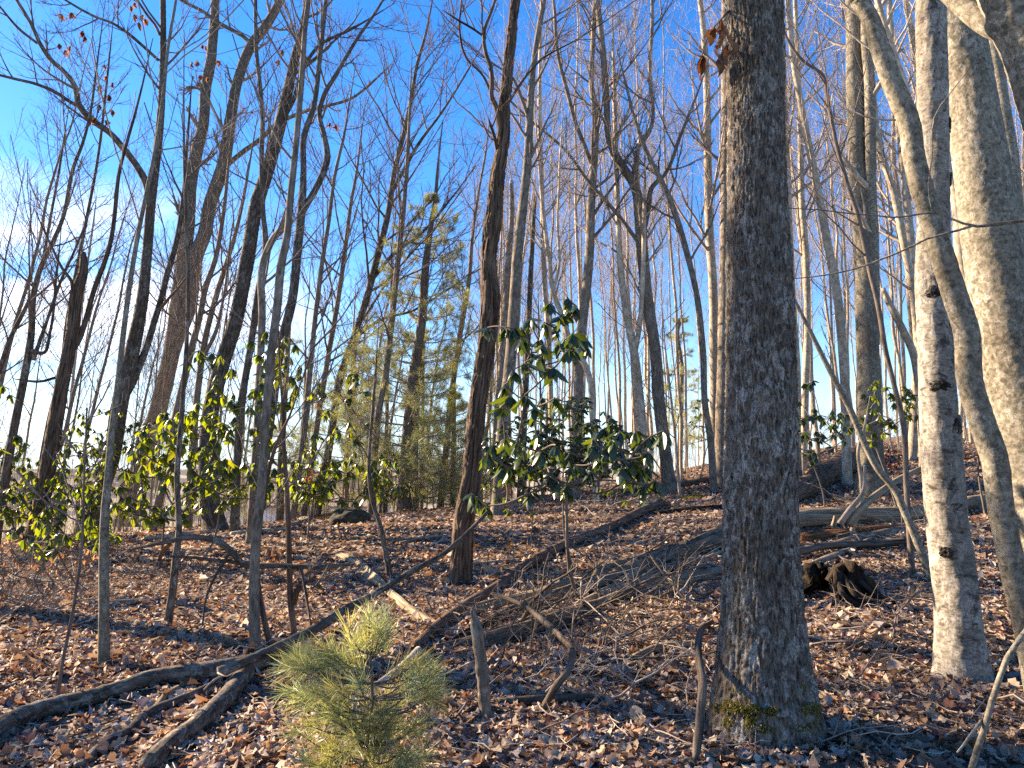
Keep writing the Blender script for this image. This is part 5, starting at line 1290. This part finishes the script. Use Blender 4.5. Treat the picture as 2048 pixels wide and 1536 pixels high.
boulder('mossy dark boulder on the crest right of the leaning brown tree', 700, 1046, 84, 26, 3.0)

# ---------------------------------------------------------------- the small white pine in front
yp = 3.75
pb = gnd(722, 1575); pb = Vector((at(722, 1575, yp).x, yp, hz(at(722, 1575, yp).x, yp)))
t = thing('pine_sapling', 'bushy little white pine with long soft needles at the bottom centre left', 'pine sapling', tuple(pb))
top_ = at(738, 1250, yp)
lead = spline(np.array([list(pb), list((pb + top_) / 2 + Vector((0.03, 0.02, 0))), list(top_)]), 12)
m2 = MB(); tubes(m2, lead, np.linspace(0.013, 0.004, 12), 8); m2.build('stem', M['pine'], t)
tuft_spec = []
spots = [(738,1232),(722,1262),(756,1256),(700,1268),(770,1240)]
for (cx_, cy_, rx, ry, n_) in [(650, 1320, 75, 30, 10), (755, 1300, 45, 35, 6), (600, 1330, 40, 18, 6), (650, 1385, 75, 38, 13), (725, 1420, 55, 40, 9), (830, 1350, 40, 30, 7), (845, 1385, 32, 40, 7),
                               (790, 1440, 70, 50, 12), (690, 1470, 95, 40, 17), (640, 1520, 45, 25, 8), (770, 1515, 85, 32, 12)]:
    spots += blob(cx_, cy_, rx, ry, n_)
br = MB(); needle_meshes = []
for k in range(6):
    b = MB(); needles(b, np.zeros((1, 3)), np.array([[0, 0, 1.0]]), 64, 0.145, 0.0030, (0.12, 1.0), 0.0, [(0.36, 0.37, 0.17), (0.30, 0.35, 0.20), (0.42, 0.40, 0.17), (0.28, 0.33, 0.21), (0.36, 0.36, 0.15), (0.38, 0.37, 0.18)][k], 0.35)
    # let the needles hang a little
    for v in b.v: v[:, 2] -= 3.4 * (v[:, 0] ** 2 + v[:, 1] ** 2)
    needle_meshes.append(b.mesh('needle_tuft', M['needle'], False))
for (px, py) in spots:
    fx = (px - 722) / 150.0
    rad = math.sqrt(max(0.05, 1 - fx * fx)) * 0.30 * min(1, (py - 1190) / 200)
    c = at(px, py, yp + RNG.uniform(-1, 0.8) * rad)
    i = int(np.clip(np.argmin(np.abs(lead[:, 2] - (c.z - 0.10))), 0, 11))
    a = lead[i]; q = spline(np.array([a, (a + np.array(c)) / 2 + np.array([0, 0, -0.03]), np.array(c)]), 6)
    tubes(br, q, np.linspace(0.005, 0.0025, 6), 5)
    d = Vector(np.array(c) - a); d.z = d.z * 0.4 + 0.10; d.normalize()
    d = (d * 0.8 + Vector((RNG.normal() * .25, RNG.normal() * .25, -0.12))).normalized()
    o = bpy.data.objects.new('needle_tuft', needle_meshes[int(RNG.integers(6))]); COL.objects.link(o); o.parent = t
    s = RNG.uniform(0.75, 1.1)
    o.matrix_basis = Matrix.Translation(c - pb) @ d.to_track_quat('Z', 'Y').to_matrix().to_4x4() @ Matrix.Rotation(RNG.uniform(0, 6.28), 4, 'Z') @ Matrix.Scale(s, 4)
br.build('branches', M['pine'], t)

# ---------------------------------------------------------------- dead leaves still hanging overhead
def hang(root_key, name, spots_px, Y, size, twig_from, cols, nl=(3, 5)):
    t = TREES[root_key][0]
    meshes = []
    for k in range(5):
        v, f = leaf_mesh('dead_leaf', size * RNG.uniform(.8, 1.2), size * RNG.uniform(.4, .6), RNG.uniform(-.8, .8), RNG.uniform(-.4, .5), 5, curl=0.10)
        b = MB(); b.add(v, [f], None, np.broadcast_to(np.array(cols[k % len(cols)]), v.shape)); meshes.append(b.mesh('dead_leaf', M['hanging']))
    tw = MB(); a = np.array(at(twig_from[0], twig_from[1], Y))
    for (px, py) in spots_px:
        c = np.array(at(px, py, Y + RNG.uniform(-.2, .2)))
        tubes(tw, spline(np.array([a, (a + c) / 2 + RNG.normal(size=3) * 0.05 * np.linalg.norm(a - c), c]), 6), np.linspace(size * .045, size * .03, 6), 4)
        for j in range(int(RNG.integers(nl[0], nl[1] + 1))):
            X = Matrix.Translation(Vector(c) - t.location) @ Matrix.Rotation(RNG.uniform(0, 6.28), 4, 'Z') @ Matrix.Rotation(-RNG.uniform(0.8, 1.7), 4, 'X') @ Matrix.Rotation(RNG.normal() * .5, 4, 'Y') @ Matrix.Scale(RNG.uniform(.8, 1.2), 4)
            o = bpy.data.objects.new('dead_leaf', meshes[int(RNG.integers(5))]); COL.objects.link(o); o.parent = t; o.matrix_basis = X
    tw.build('twig', M['twig'], t)
BRN = [(0.17, 0.085, 0.045), (0.24, 0.125, 0.065), (0.13, 0.06, 0.032)]
hang('big', 'x', [(1442,40),(1450,62),(1436,84),(1404,112),(1440,112),(1428,55),(1452,92)], 4.6, 0.125, (1462, 20), BRN, (2, 3))
hang('t1', 'x', [(200,170),(212,150),(218,190),(200,210),(225,220),(190,235),(215,240),(180,240),(120,88),(130,100),(140,92),(165,62),(170,72),(210,130),(225,165)], 15.6, 0.14, (191, 246), BRN)
hang('t1', 'y', [(262,12),(270,28),(285,30),(278,45),(268,5),(290,38),(122,28),(142,25)], 15.6, 0.14, (253, 65), BRN)
hang('t2', 'x', [(405,90),(395,122),(384,124),(412,92),(402,150),(415,155),(438,122)], 17.0, 0.13, (418, 150), BRN)
hang('t3', 'x', [(505,222),(560,92),(556,120),(565,100),(660,245),(672,250)], 17.0, 0.13, (575, 175), BRN)

# ---------------------------------------------------------------- dry leaves on the ground
PAL = np.array([(0.34, 0.25, 0.17), (0.26, 0.175, 0.12), (0.18, 0.11, 0.075), (0.29, 0.155, 0.08), (0.135, 0.092, 0.070), (0.33, 0.275, 0.225), (0.24, 0.20, 0.175), (0.10, 0.070, 0.055), (0.40, 0.31, 0.215), (0.155, 0.065, 0.05)])
PW = np.array([.14, .16, .12, .05, .14, .11, .11, .08, .06, .03])
def lobed(n=9):
    """outline rows of an oak leaf: lobed half widths along the midrib"""
    s = np.linspace(0, 1, n)
    w = 0.30 * np.sin(math.pi * s ** 0.8) ** 0.6 + 0.02
    w[1::2] *= 0.62; w[0] = 0.02; w[-1] = 0.03
    return s, w
def oval(n=5):
    s = np.linspace(0, 1, n); w = 0.27 * np.sin(math.pi * np.clip(s, .03, .96) ** 0.9) ** 0.8; return s, w
def template(fn, n, cup, bend, twist, crumple):
    s, w = fn(n); V = []
    for k in range(n):
        z = bend * (s[k] - 0.5) ** 2 + crumple * RNG.normal()
        tw = twist * (s[k] - 0.5)
        for sd in (-1, 0, 1):
            x = sd * w[k]; zz_ = z + cup * abs(x) + tw * x + (crumple * RNG.normal() if sd else 0)
            V.append((x, s[k] - 0.5, zz_))
    f = [(3 * k + j, 3 * k + j + 1, 3 * k + 4 + j, 3 * k + 3 + j) for k in range(n - 1) for j in (0, 1)]
    return np.array(V), np.array(f)
def scatter(mb, xs_, ys_, size, templ, tiltmax, lift):
    n = len(xs_)
    pick = RNG.integers(0, len(templ), n)
    for k, (v, f) in enumerate(templ):
        m = np.nonzero(pick == k)[0]; c = len(m)
        if c == 0: continue
        x, y = xs_[m], ys_[m]; z = hgt(x, y)
        gx = (hgt(x + .1, y) - z) / .1; gy = (hgt(x, y + .1) - z) / .1
        N = norm(np.stack([-gx, -gy, np.ones(c)], 1) + np.tan(RNG.uniform(0, 1, (c, 1)) ** 1.6 * tiltmax) * norm(RNG.normal(size=(c, 3)) * np.array([1, 1, 0.01])))
        a = norm(RNG.normal(size=(c, 3))); U = norm(a - (a * N).sum(1, keepdims=True) * N); Vv = np.cross(N, U)
        sc = size * np.exp(RNG.normal(0, 0.32, (c, 1, 1)))
        flip = np.where(RNG.uniform(size=(c, 1, 1)) < .5, -1, 1)
        wid = RNG.uniform(.75, 1.25, (c, 1, 1))
        P = (v[None, :, :1] * wid * U[:, None] + v[None, :, 1:2] * Vv[:, None] + v[None, :, 2:] * flip * N[:, None]) * sc
        P = P + np.stack([x, y, z + lift * RNG.uniform(.2, 1, c)], 1)[:, None]
        col = PAL[RNG.choice(len(PAL), c, p=PW)] * RNG.uniform(1.2, 1.75, (c, 1)) * (1 + 0.25 * vnoise(x * 0.9, y * 0.9, 8.0)[:, None])
        mb.add(P, [(np.arange(c)[:, None, None] * len(v) + f[None]).reshape(-1, 4)], None, np.repeat(col[:, None], len(v), 1))
T1_ = [template(lobed, 7, RNG.uniform(-.7, .7), RNG.uniform(-1.2, 1.2), RNG.uniform(-1, 1), .050) for _ in range(10)]
T2_ = [template(oval, 4, RNG.uniform(-.8, .8), RNG.uniform(-1.2, 1.2), RNG.uniform(-1, 1), .055) for _ in range(8)]
T3_ = []
for k in range(8):
    c_ = RNG.uniform(-.25, .25)
    T3_.append((np.array([(0, -.5, 0), (.27, RNG.uniform(-.15, .1), c_), (.06, .5, RNG.uniform(-.15, .15)), (-.27, RNG.uniform(-.15, .1), c_ + RNG.normal() * .05)]), np.array([(0, 1, 2, 3)])))
lit = MB()
def band(n, y0, y1, wfac, wadd):
    y = RNG.uniform(y0, y1, n); x = RNG.uniform(-1, 1, n) * (y * wfac + wadd); return x, y
x, y = band(22000, 1.8, 6.5, 0.72, 1.6); scatter(lit, x, y, 0.068, T1_, 1.0, 0.03)
x, y = band(29000, 5.5, 12, 0.72, 1.5); scatter(lit, x, y, 0.075, T2_, 1.0, 0.03)
x, y = band(60000, 11, 26, 0.72, 1.5); scatter(lit, x, y, 0.105, T3_, 1.1, 0.03)
x = RNG.uniform(1, 30, 16000); y = RNG.uniform(24, 46, 16000); scatter(lit, x, y, 0.15, T3_, 1.1, 0.03)
x = RNG.uniform(-9, 9, 9000); y = RNG.uniform(-5, 2.2, 9000); scatter(lit, x, y, 0.11, T3_, 1.0, 0.03)
# bits of twig mixed into the leaves
tl = MB(); n_ = 4200
x, y = band(n_, 1.8, 15, 0.72, 1.5); L = RNG.uniform(.05, .28, n_); a = RNG.uniform(0, 6.28, n_); s_ = np.linspace(-.5, .5, 4)
P4 = np.stack([x[:, None] + np.cos(a)[:, None] * L[:, None] * s_ , y[:, None] + np.sin(a)[:, None] * L[:, None] * s_, np.zeros((n_, 4))], -1)
P4[..., :2] += RNG.normal(size=(n_, 4, 2)) * 0.06 * L[:, None, None]
P4[..., 2] = hgt(P4[..., 0], P4[..., 1]) + RNG.uniform(.015, .05, (n_, 1)) + RNG.normal(size=(n_, 4)) * .008
tubes(tl, P4, np.repeat(RNG.uniform(.0015, .0045, (n_, 1)), 4, 1) * np.linspace(1, .6, 4), 4)
o = tl.build('twig_litter', M['paletwig'], None); o.parent = ground; o['kind'] = 'stuff'
o = lit.build('leaf_litter', M['litter'], None, smooth=True); o.parent = ground; o['kind'] = 'stuff'
# the leaves that show largest: 300 of their own
own = []
for k in range(12):
    v, f = T1_[k % 10]; b = MB(); b.add(v, [f], None, np.broadcast_to(PAL[[0, 1, 2, 3, 5, 6, 8, 9, 0, 5, 4, 1][k]], v.shape)); own.append(b.mesh('fallen_leaf', M['litter']))
for k in range(300):
    py = 1536 - 330 * RNG.uniform() ** 1.5; px = RNG.uniform(0, 2048)
    p = gnd(px, py)
    o = bpy.data.objects.new('fallen_leaf', own[int(RNG.integers(12))]); COL.objects.link(o); o.parent = ground
    o.location = (p.x, p.y, p.z + RNG.uniform(.03, .06)); s = RNG.uniform(.065, .11); o.scale = (s * RNG.uniform(.9, 1.3), s, s)
    o.rotation_euler = (RNG.normal() * .45, RNG.normal() * .45, RNG.uniform(0, 6.28))
# yellow moss on the foot of the big oak
tb, Pb, Rb, Yb = TREES['big']
mbm = MB(); C = []; D = []
for k in range(900):
    px, py = blob(1478, 1412, 52, 46, 1)[0] if k % 3 else blob(1590, 1400, 34, 50, 1)[0]
    if vnoise(px * .06, py * .06, 3.0) < 0.0: continue
    c = at(px, py, Yb - 0.1); i = int(np.argmin(np.abs(Pb[:, 2] - c.z))); d_ = Pb[:, 2] - Pb[0, 2]
    r = Rb[i] * (1 + 0.20 * math.exp(-max(d_[i], 0) / (float(Rb.max()) * 1.3)) * 0.35); u = np.clip((c.x - Pb[i, 0]) / r, -.97, .97)
    n3 = np.array([u, -math.sqrt(1 - u * u), 0.15]); C.append(np.array([Pb[i, 0] + n3[0] * r, Pb[i, 1] + n3[1] * r, c.z])); D.append(n3)
needles(mbm, np.array(C), np.array(D), 5, 0.022, 0.006, (0.1, 1.3), 0.3, (0.21, 0.175, 0.04))
mbm.build('moss', M['needle'], tb, smooth=False, kind='stuff')
# moss cushions
for (px, py, w, lab) in [(1385, 996, 46, 'yellow moss patch left of the big oak on the slope'), (1725, 1192, 26, 'yellow moss tuft at the foot of the rotten stump'), (470, 1036, 60, 'green moss strip under the thickest leaning trunk')]:
    p = gnd(px, py); r = w * mpp(p.y) / 2; mbm = MB(); n_ = 400
    a = RNG.uniform(0, 6.28, n_); q = np.sqrt(RNG.uniform(0, 1, n_)) * r
    C = np.stack([p.x + np.cos(a) * q, p.y + np.sin(a) * q, hgt(p.x + np.cos(a) * q, p.y + np.sin(a) * q) + 0.03 * (1 - (q / r) ** 2)], 1)
    needles(mbm, C, np.tile([[0, 0, 1.0]], (n_, 1)), 6, 0.05, 0.012, (0.1, 1.0), 0.1, (0.20, 0.17, 0.03))
    o = mbm.build('moss', M['needle'], None, smooth=False); o['kind'] = 'stuff'; o['label'] = lab; o['category'] = 'moss'
